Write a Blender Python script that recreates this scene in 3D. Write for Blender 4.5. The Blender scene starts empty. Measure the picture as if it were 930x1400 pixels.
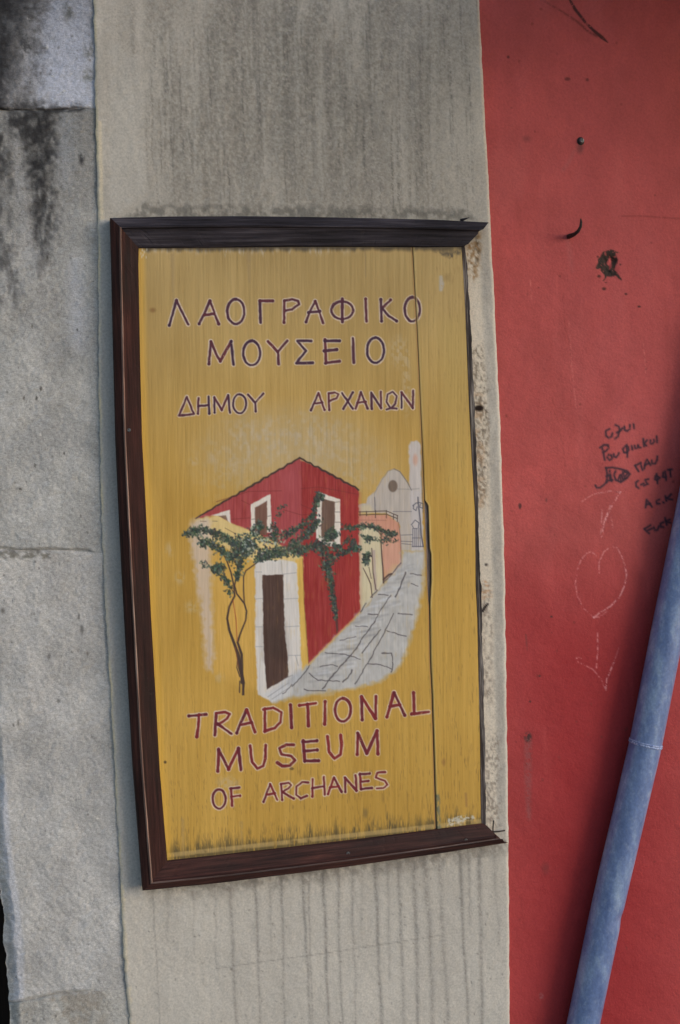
import bpy, math
import numpy as np
from mathutils import Vector, Matrix

# ------------------------------------------------------------------ camera, sky, sun, exposure
SC = bpy.context.scene
COL = SC.collection
F_PX, D_CAM, EYE = 1500.0, 1.65, 1.6          # focal length in photo pixels (photo 930 x 1400), distance to wall, eye height
YAW, PITCH, ROLL = (math.radians(a) for a in (12.78, -3.62, 2.165))

def cam_axes():
    f = np.array([math.sin(YAW)*math.cos(PITCH), math.cos(YAW)*math.cos(PITCH), math.sin(PITCH)])
    r = np.array([math.cos(YAW), -math.sin(YAW), 0.0])
    d = -np.cross(r, f)
    c, s = math.cos(ROLL), math.sin(ROLL)
    return c*r + s*d, -s*r + c*d, f
AX_R, AX_D, AX_F = cam_axes()
cam = bpy.data.cameras.new('camera')
cam.sensor_fit = 'VERTICAL'
cam.sensor_height = 24.0
cam.lens = 24.0*F_PX/1400.0
cam.clip_start, cam.clip_end = 0.02, 500.0
cam_ob = bpy.data.objects.new('camera', cam)
COL.objects.link(cam_ob)
cam_ob.matrix_world = Matrix(((AX_R[0], -AX_D[0], -AX_F[0], 0.0), (AX_R[1], -AX_D[1], -AX_F[1], -D_CAM),
                              (AX_R[2], -AX_D[2], -AX_F[2], EYE), (0, 0, 0, 1)))
SC.camera = cam_ob

SUN_AZ, SUN_EL = math.radians(50), math.radians(15)   # azimuth off the wall's normal, towards the right
sun_dir = Vector((math.sin(SUN_AZ)*math.cos(SUN_EL), -math.cos(SUN_AZ)*math.cos(SUN_EL), math.sin(SUN_EL)))
world = bpy.data.worlds.new('World')
SC.world = world
world.use_nodes = True
wn, wl = world.node_tree.nodes, world.node_tree.links
sky = wn.new('ShaderNodeTexSky')
sky.sky_type = 'NISHITA'
sky.sun_disc = False
sky.sun_elevation = SUN_EL
sky.sun_rotation = math.atan2(sun_dir.x, sun_dir.y)
sky.air_density, sky.dust_density, sky.ozone_density = 1.0, 0.65, 1.5
wn['Background'].inputs['Strength'].default_value = 0.15
wl.new(sky.outputs[0], wn['Background'].inputs['Color'])
sun = bpy.data.lights.new('sun', 'SUN')
sun.energy, sun.angle, sun.color = 1.0, math.radians(30), (1.0, 0.98, 0.95)
sun_ob = bpy.data.objects.new('sun', sun)
sun_ob.rotation_euler = sun_dir.to_track_quat('Z', 'Y').to_euler()
sun_ob.location = (2, -3, 3)
COL.objects.link(sun_ob)
SC.view_settings.view_transform = 'Standard'
SC.view_settings.look = 'None'
SC.view_settings.gamma = 1.0
SC.view_settings.use_curve_mapping = False
SC.view_settings.exposure = 0.17

# ------------------------------------------------------------------ helpers
RNG = np.random.default_rng(11)

def at(u, v, y=0.0):
    """Point of the plane at depth y (wall plane y = 0) that photo position (u, v) shows."""
    u, v = np.asarray(u, float), np.asarray(v, float)
    d = AX_F*F_PX + (u-465.0)[..., None]*AX_R + (v-700.0)[..., None]*AX_D
    t = (D_CAM + np.asarray(y, float))/d[..., 1]
    return np.stack([d[..., 0]*t, d[..., 1]*t - D_CAM, EYE + d[..., 2]*t], -1)

def P(u, v, y=0.0):
    return Vector(at(u, v, y))

def lin(c):
    c = np.asarray(c, float)/255.0
    return np.where(c <= 0.04045, c/12.92, ((np.maximum(c, 0)+0.055)/1.055)**2.4)
ALB = 1.45
def albedo(c):
    return np.clip(lin(np.clip(c, 0, 255))*ALB, 0.004, 0.92)
def rgba(*c):
    return tuple(albedo(c)) + (1.0,)

def _hash(ix, iy, seed):
    h = (ix.astype(np.int64)*374761393 + iy.astype(np.int64)*668265263 + seed*974634777) & 0xffffffff
    h = ((h ^ (h >> 13))*1274126177) & 0xffffffff
    return ((h ^ (h >> 16)) & 0xffff)/65535.0
def noise(x, y, seed=0):
    x, y = np.broadcast_arrays(np.asarray(x, float), np.asarray(y, float))
    ix, iy = np.floor(x), np.floor(y)
    fx, fy = x-ix, y-iy
    fx, fy = fx*fx*(3-2*fx), fy*fy*(3-2*fy)
    a, b = _hash(ix, iy, seed), _hash(ix+1, iy, seed)
    c, d = _hash(ix, iy+1, seed), _hash(ix+1, iy+1, seed)
    return (a+(b-a)*fx)*(1-fy) + (c+(d-c)*fx)*fy
def fbm(x, y, seed=0, octv=4, gain=0.5):
    s, a, t = 0.0, 1.0, 0.0
    for o in range(octv):
        s = s + a*noise(np.asarray(x)*2**o + 17.3*o, np.asarray(y)*2**o + 5.1*o, seed+o)
        t += a
        a *= gain
    return s/t
def sstep(a, b, x):
    t = np.clip((np.asarray(x, float)-a)/(b-a), 0, 1)
    return t*t*(3-2*t)
def curve(pts):
    p = sorted(pts)
    xs, ys = [q[0] for q in p], [q[1] for q in p]
    def f(v):
        v = np.asarray(v, float)
        r = np.interp(v, xs, ys)
        r = np.where(v < xs[0], ys[0]+(v-xs[0])*(ys[1]-ys[0])/(xs[1]-xs[0]), r)
        return np.where(v > xs[-1], ys[-1]+(v-xs[-1])*(ys[-1]-ys[-2])/(xs[-1]-xs[-2]), r)
    return f

def link(ob, parent=None, label=None, category=None, kind=None, group=None):
    COL.objects.link(ob)
    if parent is not None:
        ob.parent = parent
        ob.matrix_parent_inverse = Matrix.Translation(-parent.location)
    for k, val in (('label', label), ('category', category), ('kind', kind), ('group', group)):
        if val:
            ob[k] = val
    return ob
def thing(name, loc, label, category):
    e = bpy.data.objects.new(name, None)
    e.location = loc
    e.empty_display_size = 0.1
    return link(e, None, label, category)
def mesh_ob(name, verts, faces, mat, parent=None, smooth=False, **kw):
    me = bpy.data.meshes.new(name)
    me.from_pydata([tuple(v) for v in verts], [], [tuple(f) for f in faces])
    me.update()
    if smooth:
        me.polygons.foreach_set('use_smooth', [True]*len(me.polygons))
    me.materials.append(mat)
    return link(bpy.data.objects.new(name, me), parent, **kw)
def box(name, lo, hi, mat, parent=None, **kw):
    (a, b, c), (d, e, f) = lo, hi
    v = [(a, b, c), (d, b, c), (d, e, c), (a, e, c), (a, b, f), (d, b, f), (d, e, f), (a, e, f)]
    q = [(0, 3, 2, 1), (4, 5, 6, 7), (0, 1, 5, 4), (1, 2, 6, 5), (2, 3, 7, 6), (3, 0, 4, 7)]
    return mesh_ob(name, v, q, mat, parent, **kw)

class Sheet:
    soft_k, jit_k = 1.0, 0.0
    """A finely divided surface; U, V are photo positions of its vertices, rgb the pigment (0-255)."""
    def __init__(self, U, V, base):
        self.U, self.V = U, V
        self.vrow = V[:, 0]
        self.rgb = np.empty(U.shape+(3,))
        self.rgb[:] = base
    def window(self, u0, u1, v0, v1):
        r0, r1 = np.searchsorted(self.vrow, [v0, v1])
        if r1 <= r0:
            return None
        c0 = min(np.searchsorted(self.U[r], u0) for r in (r0, (r0+r1)//2, r1-1))
        c1 = max(np.searchsorted(self.U[r], u1) for r in (r0, (r0+r1)//2, r1-1))
        if c1 <= c0:
            return None
        return slice(r0, r1), slice(c0, c1)
    def blend(self, w, cov, col):
        if callable(col):
            col = col(self.U[w], self.V[w])
        self.rgb[w] += (np.asarray(col, float)-self.rgb[w])*cov[..., None]
    def stroke(self, pts, width, col, a=1.0, soft=0.9, dash=0.0, jit=0.0):
        p = np.asarray(pts, float)
        wd = np.full(len(p), float(width)) if np.isscalar(width) else np.interp(np.linspace(0, 1, len(p)), np.linspace(0, 1, len(width)), width)
        m = wd.max()/2+soft+jit+1
        w = self.window(p[:, 0].min()-m, p[:, 0].max()+m, p[:, 1].min()-m, p[:, 1].max()+m)
        if w is None:
            return
        U, V = self.U[w], self.V[w]
        if jit:
            U = U + jit*(noise(U/5, V/5, 91)-0.5)*2
            V = V + jit*(noise(U/5, V/5, 92)-0.5)*2
        best = np.full(U.shape, -1e9)
        for i in range(len(p)-1):
            a0, b0 = p[i], p[i+1]
            dx, dy = b0-a0
            t = np.clip(((U-a0[0])*dx+(V-a0[1])*dy)/(dx*dx+dy*dy+1e-9), 0, 1)
            d = np.hypot(U-a0[0]-t*dx, V-a0[1]-t*dy)
            best = np.maximum(best, (wd[i]+(wd[i+1]-wd[i])*t)/2-d)
        cov = np.clip(best/soft+0.5, 0, 1)*a
        if dash:
            cov = cov*sstep(dash-0.15, dash+0.2, noise(U/1.5, V/1.5, 77)*0.65+noise(U/6, V/6, 78)*0.35)
        self.blend(w, cov, col)
    def poly(self, pts, col, a=1.0, soft=1.0, jit=0.0, rough=None):
        soft, jit = soft*self.soft_k, jit+self.jit_k
        p = np.asarray(pts, float)
        m = soft+jit+1
        w = self.window(p[:, 0].min()-m, p[:, 0].max()+m, p[:, 1].min()-m, p[:, 1].max()+m)
        if w is None:
            return
        U, V = self.U[w], self.V[w]
        if jit:
            U, V = U+jit*(fbm(U/6, V/6, 31, 2)-0.5)*2, V+jit*(fbm(U/6, V/6, 37, 2)-0.5)*2
        inside = np.zeros(U.shape, bool)
        dist = np.full(U.shape, 1e9)
        for i in range(len(p)):
            (x0, y0), (x1, y1) = p[i], p[(i+1) % len(p)]
            dx, dy = x1-x0, y1-y0
            t = np.clip(((U-x0)*dx+(V-y0)*dy)/(dx*dx+dy*dy+1e-9), 0, 1)
            dist = np.minimum(dist, np.hypot(U-x0-t*dx, V-y0-t*dy))
            if dy != 0:
                inside ^= ((y0 > V) != (y1 > V)) & (U < x0+(V-y0)*dx/dy)
        cov = np.clip(np.where(inside, dist, -dist)/soft+0.5, 0, 1)*a
        if rough:
            cov = cov*sstep(rough[0], rough[1], fbm(self.U[w]/rough[2], self.V[w]/rough[3], 55, 3))
        self.blend(w, cov, col)
    def ellipse(self, u, v, ru, rv, col, a=1.0, soft=0.35, rough=None):
        w = self.window(u-ru*1.6, u+ru*1.6, v-rv*1.6, v+rv*1.6)
        if w is None:
            return
        r = np.hypot((self.U[w]-u)/ru, (self.V[w]-v)/rv)
        cov = (1-sstep(1-soft, 1+soft, r))*a
        if rough:
            cov = cov*sstep(rough[0], rough[1], fbm(self.U[w]/rough[2], self.V[w]/rough[3], 57, 3))
        self.blend(w, cov, col)
    def ring(self, u, v, ru, rv, width, col, a=1.0, soft=0.9):
        t = np.linspace(0, 2*math.pi, 25)
        self.stroke(np.stack([u+ru*np.cos(t), v+rv*np.sin(t)], 1), width, col, a, soft)

def fine_rows(v0, v1, step):
    return np.linspace(v0, v1, int((v1-v0)/step)+1)
def sheet_grid(rows, left, right, step, extra_right=None):
    n = max(3, int(np.max(right(rows)-left(rows))/step)+1)
    t = np.linspace(0, 1, n)
    U = left(rows)[:, None]*(1-t)+right(rows)[:, None]*t
    V = np.repeat(rows[:, None], n, 1)
    if extra_right is not None:
        U = np.concatenate([U, U[:, -1:]+np.asarray(extra_right)[None, :]], 1)
        V = np.repeat(rows[:, None], U.shape[1], 1)
    return U, V

def extend_rows(X, rgb, up=None, down=None, n=14):
    """Carry a wall grid on (at its own edge columns) up to a height and down to the ground, coarsely."""
    def part(row, col, z):
        t = np.linspace(0, 1, n+1)[1:, None]
        Q = np.repeat(row[None], n, 0).copy()
        Q[..., 2] = row[None, :, 2]*(1-t)+z*t
        return Q, np.repeat(col[None], n, 0)
    if up is not None:
        q, c = part(X[0], rgb[:12].mean(0), up)
        X, rgb = np.concatenate([q[::-1], X]), np.concatenate([c[::-1], rgb])
    if down is not None:
        q, c = part(X[-1], rgb[-12:].mean(0), down)
        X, rgb = np.concatenate([X, q]), np.concatenate([rgb, c])
    return X, rgb

def sheet_object(name, X, rgb, mat, back, parent=None, smooth=True, skirt=(True, True, True, True), edge_rgb=None, keep=None, **kw):
    """Grid X (rows x cols x 3) as one mesh with a side skirt (top, bottom, left, right) back to depth y = back."""
    R, C = X.shape[:2]
    verts = [X.reshape(-1, 3)]
    cols = [albedo(rgb).reshape(-1, 3)]
    idx = np.arange(R*C).reshape(R, C)
    quads = [np.stack([idx[:-1, :-1], idx[1:, :-1], idx[1:, 1:], idx[:-1, 1:]], -1).reshape(-1, 4)]
    if keep is not None:
        k4 = keep[:-1, :-1] & keep[1:, :-1] & keep[1:, 1:] & keep[:-1, 1:]
        quads = [quads[0][k4.ravel()]]
    base = R*C
    sides = ((idx[0], True), (idx[-1], False), (idx[:, 0], False), (idx[:, -1], True))
    nsm = len(quads[0])
    for on, (line, flip) in zip(skirt, sides):
        if not on:
            continue
        p = verts[0][line]
        q = p.copy()
        q[:, 1] = back
        c = cols[0][line] if edge_rgb is None else np.repeat(albedo(edge_rgb)[None], len(line), 0)
        verts += [p, q]
        cols += [c, c]
        n = len(line)
        a, b = base+np.arange(n), base+n+np.arange(n)
        f = np.stack([a[:-1], a[1:], b[1:], b[:-1]], -1)
        f = f if flip else f[:, ::-1]
        if keep is not None:
            kl = keep.ravel()[line]
            f = f[kl[:-1] & kl[1:]]
        quads.append(f)
        base += 2*n
    verts, cols, quads = np.concatenate(verts), np.concatenate(cols), np.concatenate(quads)
    me = bpy.data.meshes.new(name)
    me.vertices.add(len(verts))
    me.vertices.foreach_set('co', verts.astype(np.float32).ravel())
    me.loops.add(quads.size)
    me.loops.foreach_set('vertex_index', quads.astype(np.int32).ravel())
    me.polygons.add(len(quads))
    me.polygons.foreach_set('loop_start', np.arange(0, quads.size, 4, dtype=np.int32))
    me.update(calc_edges=True)
    me.polygons.foreach_set('use_smooth', np.full(len(quads), smooth))
    at_ = me.color_attributes.new('pigment', 'FLOAT_COLOR', 'POINT')
    at_.data.foreach_set('color', np.concatenate([cols, np.ones((len(cols), 1))], 1).astype(np.float32).ravel())
    me.materials.append(mat)
    return link(bpy.data.objects.new(name, me), parent, **kw)

# ------------------------------------------------------------------ materials
class Mat:
    def __init__(self, name, rough=0.85, spec=0.3):
        self.m = bpy.data.materials.new(name)
        self.m.use_nodes = True
        self.n, self.l = self.m.node_tree.nodes, self.m.node_tree.links
        self.b = self.n['Principled BSDF']
        self.b.inputs['Roughness'].default_value = rough
        self.b.inputs['Specular IOR Level'].default_value = spec
        self.geo = self.n.new('ShaderNodeTexCoord').outputs['Object']
    def noise(self, scale, detail=3.0, stretch=(1, 1, 1), rough=0.6, rot=(0, 0, 0), dist=0.0):
        mp = self.n.new('ShaderNodeMapping')
        mp.inputs['Scale'].default_value = stretch
        mp.inputs['Rotation'].default_value = rot
        self.l.new(self.geo, mp.inputs['Vector'])
        t = self.n.new('ShaderNodeTexNoise')
        t.inputs['Scale'].default_value, t.inputs['Detail'].default_value = scale, detail
        t.inputs['Roughness'].default_value, t.inputs['Distortion'].default_value = rough, dist
        self.l.new(mp.outputs[0], t.inputs['Vector'])
        return t.outputs['Fac']
    def ramp(self, fac, stops):
        r = self.n.new('ShaderNodeValToRGB')
        e = r.color_ramp.elements
        while len(e) < len(stops):
            e.new(0.5)
        for el, (p, c) in zip(e, stops):
            el.position = p
            el.color = c if len(c) == 4 else tuple(c)+(1,)
        self.l.new(fac, r.inputs['Fac'])
        return r.outputs['Color']
    def mix(self, a, b, fac, mode='MIX'):
        x = self.n.new('ShaderNodeMix')
        x.data_type, x.blend_type = 'RGBA', mode
        for sock, val in ((x.inputs[6], a), (x.inputs[7], b), (x.inputs[0], fac)):
            if hasattr(val, 'links'):
                self.l.new(val, sock)
            else:
                sock.default_value = val
        return x.outputs[2]
    def attr(self):
        a = self.n.new('ShaderNodeVertexColor')
        a.layer_name = 'pigment'
        return a.outputs['Color']
    def color(self, c):
        self.l.new(c, self.b.inputs['Base Color']) if hasattr(c, 'links') else setattr(self.b.inputs['Base Color'], 'default_value', c)
    def bump(self, h, strength, dist, prev=None):
        b = self.n.new('ShaderNodeBump')
        b.inputs['Strength'].default_value, b.inputs['Distance'].default_value = strength, dist
        self.l.new(h, b.inputs['Height'])
        if prev is not None:
            self.l.new(prev, b.inputs['Normal'])
        self.l.new(b.outputs[0], self.b.inputs['Normal'])
        return b.outputs[0]
def g(v):
    return (v, v, v, 1)

m_stone = Mat('rough_stone', 0.95, 0.15)
c = m_stone.mix(m_stone.attr(), m_stone.ramp(m_stone.noise(620, 4, rough=0.75), [(0.28, g(0.60)), (0.5, g(1.0)), (0.75, g(1.32))]), 1.0, 'MULTIPLY')
c = m_stone.mix(c, m_stone.ramp(m_stone.noise(190, 3, (1, 1, 2.4), rot=(0, math.radians(38), 0)), [(0.35, g(0.80)), (0.6, g(1.06))]), 0.7, 'MULTIPLY')
m_stone.color(c)
nb = m_stone.bump(m_stone.noise(170, 4, (1, 1, 2.2), rot=(0, math.radians(38), 0)), 0.07, 0.003)
m_stone.bump(m_stone.noise(520, 3), 0.5, 0.0014, nb)

m_plaster = Mat('limewashed_plaster', 0.92, 0.15)
c = m_plaster.mix(m_plaster.attr(), m_plaster.ramp(m_plaster.noise(300, 4, rough=0.8), [(0.3, g(0.66)), (0.52, g(1.0)), (0.72, g(1.24))]), 0.7, 'MULTIPLY')
m_plaster.color(c)
nb = m_plaster.bump(m_plaster.noise(160, 3), 0.25, 0.002)
m_plaster.bump(m_plaster.noise(560, 2), 0.35, 0.0008, nb)

m_red = Mat('red_wall_paint', 0.72, 0.28)
c = m_red.mix(m_red.attr(), m_red.ramp(m_red.noise(280, 4, rough=0.8), [(0.28, g(0.74)), (0.52, g(1.0)), (0.75, g(1.2))]), 0.6, 'MULTIPLY')
m_red.color(c)
nb = m_red.bump(m_red.noise(130, 4, dist=0.6), 0.22, 0.0022)
m_red.bump(m_red.noise(240, 3, rough=0.65), 0.6, 0.0014, nb)

m_paint = Mat('painted_wood', 0.6, 0.3)
c = m_paint.mix(m_paint.attr(), m_paint.ramp(m_paint.noise(420, 4, (1, 1, 0.05), 0.7), [(0.3, g(0.86)), (0.5, g(1.0)), (0.75, g(1.08))]), 0.35, 'MULTIPLY')
m_paint.color(c)
nb = m_paint.bump(m_paint.noise(330, 4, (1, 1, 0.04), 0.7), 0.35, 0.0009)
m_paint.bump(m_paint.noise(800, 2, (1, 1, 0.5)), 0.2, 0.0004, nb)

def wood(name, dark, mid, light, axis, rough=0.5, spec=0.4):
    m = Mat(name, rough, spec)
    st = (0.035, 1, 1) if axis == 'x' else (1, 1, 0.035)
    n1 = m.noise(260, 5, st, 0.65)
    n2 = m.noise(26, 3, tuple(s if s == 1 else 0.25 for s in st))
    c = m.ramp(n1, [(0.32, dark), (0.52, mid), (0.74, light)])
    c = m.mix(c, m.ramp(n2, [(0.32, g(0.5)), (0.7, g(1.5))]), 0.8, 'MULTIPLY')
    c = m.mix(c, m.ramp(m.noise(900, 2), [(0.68, g(0)), (0.76, g(0.09))]), 0.6, 'ADD')
    m.color(c)
    m.l.new(m.ramp(n2, [(0.3, g(rough-0.12)), (0.7, g(min(1, rough+0.2)))]), m.b.inputs['Roughness'])
    m.bump(n1, 0.5, 0.0012)
    return m.m
m_stile = wood('dark_varnished_wood', rgba(30, 17, 15), rgba(48, 27, 24), rgba(66, 40, 34), 'z', 0.75, 0.2)
m_rail_low = wood('dark_brown_wood', rgba(30, 17, 16), rgba(51, 29, 26), rgba(72, 44, 38), 'x', 0.65, 0.25)
m_rail_top = wood('weathered_black_wood', rgba(30, 27, 30), rgba(50, 46, 52), rgba(74, 69, 74), 'x', 0.85, 0.15)
m_strip = wood('bare_grey_wood', rgba(38, 35, 37), rgba(66, 60, 60), rgba(150, 145, 142), 'z', 0.9, 0.1)
m_split = wood('split_fibrous_wood', rgba(56, 46, 44), rgba(112, 98, 92), rgba(178, 166, 158), 'z', 0.9, 0.1)
m_worn_lit = wood('rubbed_lit_edge', rgba(60, 38, 34), rgba(120, 92, 80), rgba(176, 150, 134), 'z', 0.7)  # rubbed ridge, with its bright highlight painted in as paler wood
m_worn_lit_low = wood('dusty_lit_edge', rgba(48, 32, 30), rgba(74, 56, 52), rgba(112, 94, 88), 'x', 0.5)  # edge highlight of the bottom rail, also put into the wood colour
m_door = wood('dark_door_wood', rgba(16, 11, 9), rgba(26, 18, 14), rgba(36, 26, 20), 'z', 0.6, 0.2)

m_iron = Mat('rusty_iron', 0.65, 0.4)
m_iron.color(m_iron.ramp(m_iron.noise(300, 3), [(0.35, rgba(24, 20, 20)), (0.6, rgba(44, 34, 32)), (0.8, rgba(80, 52, 40))]))
m_steel = Mat('dull_steel', 0.4, 0.5)
m_steel.b.inputs['Metallic'].default_value = 0.7
m_steel.color(m_steel.ramp(m_steel.noise(500, 3), [(0.35, rgba(52, 52, 54)), (0.7, rgba(118, 118, 120))]))
m_mortar = Mat('lime_mortar', 0.95, 0.1)
m_mortar.color(m_mortar.ramp(m_mortar.noise(180, 4), [(0.3, rgba(60, 58, 56)), (0.7, rgba(125, 120, 114))]))
m_mortar.bump(m_mortar.noise(300, 3), 0.6, 0.003)
m_ground = Mat('street_paving', 0.9, 0.2)
m_ground.color(m_ground.ramp(m_ground.noise(14, 6), [(0.3, rgba(88, 84, 80)), (0.7, rgba(128, 122, 115))]))
m_ground.bump(m_ground.noise(60, 4), 0.5, 0.006)

# ------------------------------------------------------------------ ground
gv = [(-40, -40, 0), (40, -40, 0), (40, 12, 0), (-40, 12, 0)]
mesh_ob('ground', gv, [(0, 1, 2, 3)], m_ground.m, kind='structure', label='grey street paving at the foot of the wall')

TOP = 3.3
# ------------------------------------------------------------------ plaster wall
edge_stone = curve([(-60, 126), (0, 128), (150, 131), (300, 134), (450, 135), (550, 135.5), (700, 138.5), (800, 143), (860, 145.5), (1010, 155),
                    (1100, 159), (1190, 164.5), (1260, 167), (1330, 171), (1400, 178), (1460, 182)])
edge_red = curve([(-60, 652), (0, 655), (100, 660), (250, 668), (350, 673), (500, 680.5), (600, 684.5), (700, 688), (800, 690.3), (900, 692),
                  (1000, 693.3), (1100, 694.5), (1200, 695.6), (1400, 697), (1460, 697.3)])
frame_low = curve([(195, 1217), (300, 1207), (476, 1184.5), (570, 1171), (600, 1166.8), (690, 1152)])
rows = fine_rows(-50, 1450, 1.8)
def plaster_left(v):
    return edge_stone(v) + (fbm(v/9, v*0+3.3, 5, 4)-0.5)*4.0
def plaster_right(v):
    return edge_red(v) + (fbm(v/14, v*0+7.7, 6, 3)-0.5)*2.2
U, V = sheet_grid(rows, plaster_left, plaster_right, 1.75)
S = Sheet(U, V, (167, 160, 151))
S.rgb += ((fbm(U/55, V/90, 1)-0.5)*22)[..., None]*np.array([1, 1, 0.95])
S.rgb += ((fbm(U/9, V/60, 2, 3)-0.5)*11)[..., None]
# grey rain streaks and mould above the sign
edge_u = 193 + 6*sstep(0, 290, V) + (fbm(V/30, V*0, 9, 3)-0.5)*10
um = (0.22+0.78*sstep(-4, 7, U-edge_u))*(1-0.55*sstep(600, 660, U))
streak = 0.62*fbm(U/20+0.8*noise(V/70, U*0, 12), V/240, 13, 3) + 0.2*fbm(U/5, V/90, 14, 3) + 0.18*fbm(U/6, V/9, 16, 3)
hgt = 0.62+0.38*sstep(330, 40, V)
dirt = np.clip(um*hgt*(0.28+1.0*sstep(0.25, 0.75, streak)), 0, 1)*sstep(372, 300, V)
speck = 0.15+1.5*fbm(U/2.6, V/3.0, 15, 2)
S.rgb += (np.array([90, 86, 80])-S.rgb)*np.clip(dirt*0.43*speck, 0, 1)[..., None]
for k in range(60):
    u0, v0, ln = RNG.uniform(205, 650), RNG.uniform(-40, 190), RNG.uniform(60, 190)
    t = np.linspace(0, 1, 9)
    pts = np.stack([u0+t*ln*0.035+np.cumsum(RNG.normal(0, 0.9, 9)), v0+t*ln], 1)
    S.stroke(pts, (1.5, RNG.uniform(2, 5), 1.2), (168, 163, 155), RNG.uniform(0.2, 0.5), 2.6, dash=0.38)
for k in range(170):
    u0, v0, ln = RNG.uniform(200, 655), RNG.uniform(-50, 230), RNG.uniform(40, 150)
    t = np.linspace(0, 1, 8)
    S.stroke(np.stack([u0+t*ln*0.036+np.cumsum(RNG.normal(0, 0.7, 8)), v0+t*ln], 1), (1.0, RNG.uniform(1.4, 3.0), 0.8), (84, 81, 78), RNG.uniform(.2, .5), 1.8, dash=RNG.uniform(.4, .52))
for u0, v0, v1, w in ((177, -50, 150, 7), (320, -50, 130, 8), (345, -50, 210, 6), (388, -50, 300, 9), (530, -50, 130, 22), (560, 20, 190, 26), (450, 60, 280, 9), (510, 150, 290, 30)):
    t = np.linspace(0, 1, 8)
    S.stroke(np.stack([u0+t*(v1-v0)*0.035+np.cumsum(RNG.normal(0, 1, 8)), v0+t*(v1-v0)], 1), (w, w, w*0.6), (80, 77, 75), 0.26, w*0.9, dash=0.38)
S.poly([(168, 297), (190, 284), (201, 270), (206, 282), (320, 281), (460, 283), (640, 287), (652, 300)], (86, 84, 80), 0.55, 8, 5, (0.3, 0.6, 7, 9))
S.poly([(150, 296), (153, 60), (190, 80), (197, 262), (180, 284)], (170, 166, 160), 0.35, 9, 5)
# strip uncovered by the lost right-hand moulding
ghost_l = curve([(300, 630), (337, 636), (378, 640), (430, 643), (560, 649), (630, 652), (698, 654.5), (749, 655), (800, 657.8), (875, 659.7), (920, 661), (1010, 663), (1116, 664)])
gw = V*0+sstep(330, 350, V)*sstep(1150, 1135, V)
gl = U-ghost_l(V)
frac = gl/np.maximum(edge_red(V)-ghost_l(V), 1)
clean = gw*(1-sstep(0.42, 0.62, frac))*sstep(-6, -2, gl)
S.rgb += (np.array([196, 184, 168])-S.rgb)*(clean*0.8)[..., None]
grey = gw*sstep(0.36, 0.72, frac)*(1-sstep(0.80, 1.0, frac))
S.rgb += (np.array([136, 130, 124])-S.rgb)*(grey*0.34*(-0.3+2.2*fbm(U/5, V/14, 21, 3)))[..., None]
S.poly([(637, 336), (655, 318), (657, 350), (655, 372), (648, 386), (641, 378)], (128, 98, 66), 0.8, 6, 4, (0.28, 0.66, 3, 4))
S.poly([(649, 322), (655, 320), (655, 362), (650, 365)], (66, 56, 46), 0.6, 4, 3, (0.38, 0.6, 3, 5))
S.poly([(645, 480), (657, 470), (667, 520), (668, 640), (664, 690), (654, 690), (648, 560)], (88, 76, 64), 0.7, 7, 4, (0.36, 0.74, 2.2, 3.4))
S.poly([(646, 540), (660, 530), (664, 690), (654, 700)], (150, 116, 86), 0.45, 6, 4, (0.35, 0.7, 5, 6))
S.poly([(663, 1010), (682, 1000), (684, 1130), (664, 1136)], (96, 84, 76), 0.6, 10, 4, (0.36, 0.76, 2.2, 3.4))
S.poly([(657, 800), (672, 796), (674, 960), (660, 962)], (112, 98, 88), 0.55, 8, 4, (0.42, 0.72, 3.2, 5))
S.poly([(658, 796), (668, 792), (672, 815), (660, 822)], (172, 128, 92), 0.55, 4, 3, (0.42, 0.6, 4, 3))
S.ellipse(655, 558, 6.5, 4.2, (30, 22, 20), 0.95)
S.stroke([(660, 835), (664, 829), (667, 826)], (4.5, 3), (42, 36, 36), 0.95, 1.2)
S.ellipse(665, 772, 2.2, 2.2, (70, 62, 60), 0.9)
S.stroke([(669, 567), (669, 600)], 1.8, (110, 96, 84), 0.7, 1.5, dash=0.4)
# frame's cool shadow tinted into the plaster strip on its left, and the ragged cream edge
S.poly([(128, 300), (152, 300), (160, 640), (172, 860), (194, 1225), (164, 1225), (140, 700)], (158, 158, 160), 0.4, 6)
er = U-plaster_left(V)
S.rgb += (np.array([196, 180, 150])-S.rgb)*((1-sstep(1.0, 4.5, er))*np.clip(0.2+1.5*(fbm(V/40, V*0, 23, 3)-0.3), 0, 0.9))[..., None]
S.poly([(134, 165), (139, 165), (142, 300), (136, 300)], (198, 184, 156), 0.55, 2, 1)
S.poly([(160, 1190), (170, 1220), (176, 1330), (183, 1400), (176, 1402), (168, 1330), (163, 1240)], (206, 186, 150), 0.65, 3, 3, (0.3, 0.55, 7, 12))
S.rgb += (np.array([190, 184, 172])-S.rgb)*((1-sstep(0.5, 3.5, plaster_right(V)-U))*0.55)[..., None]
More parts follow.
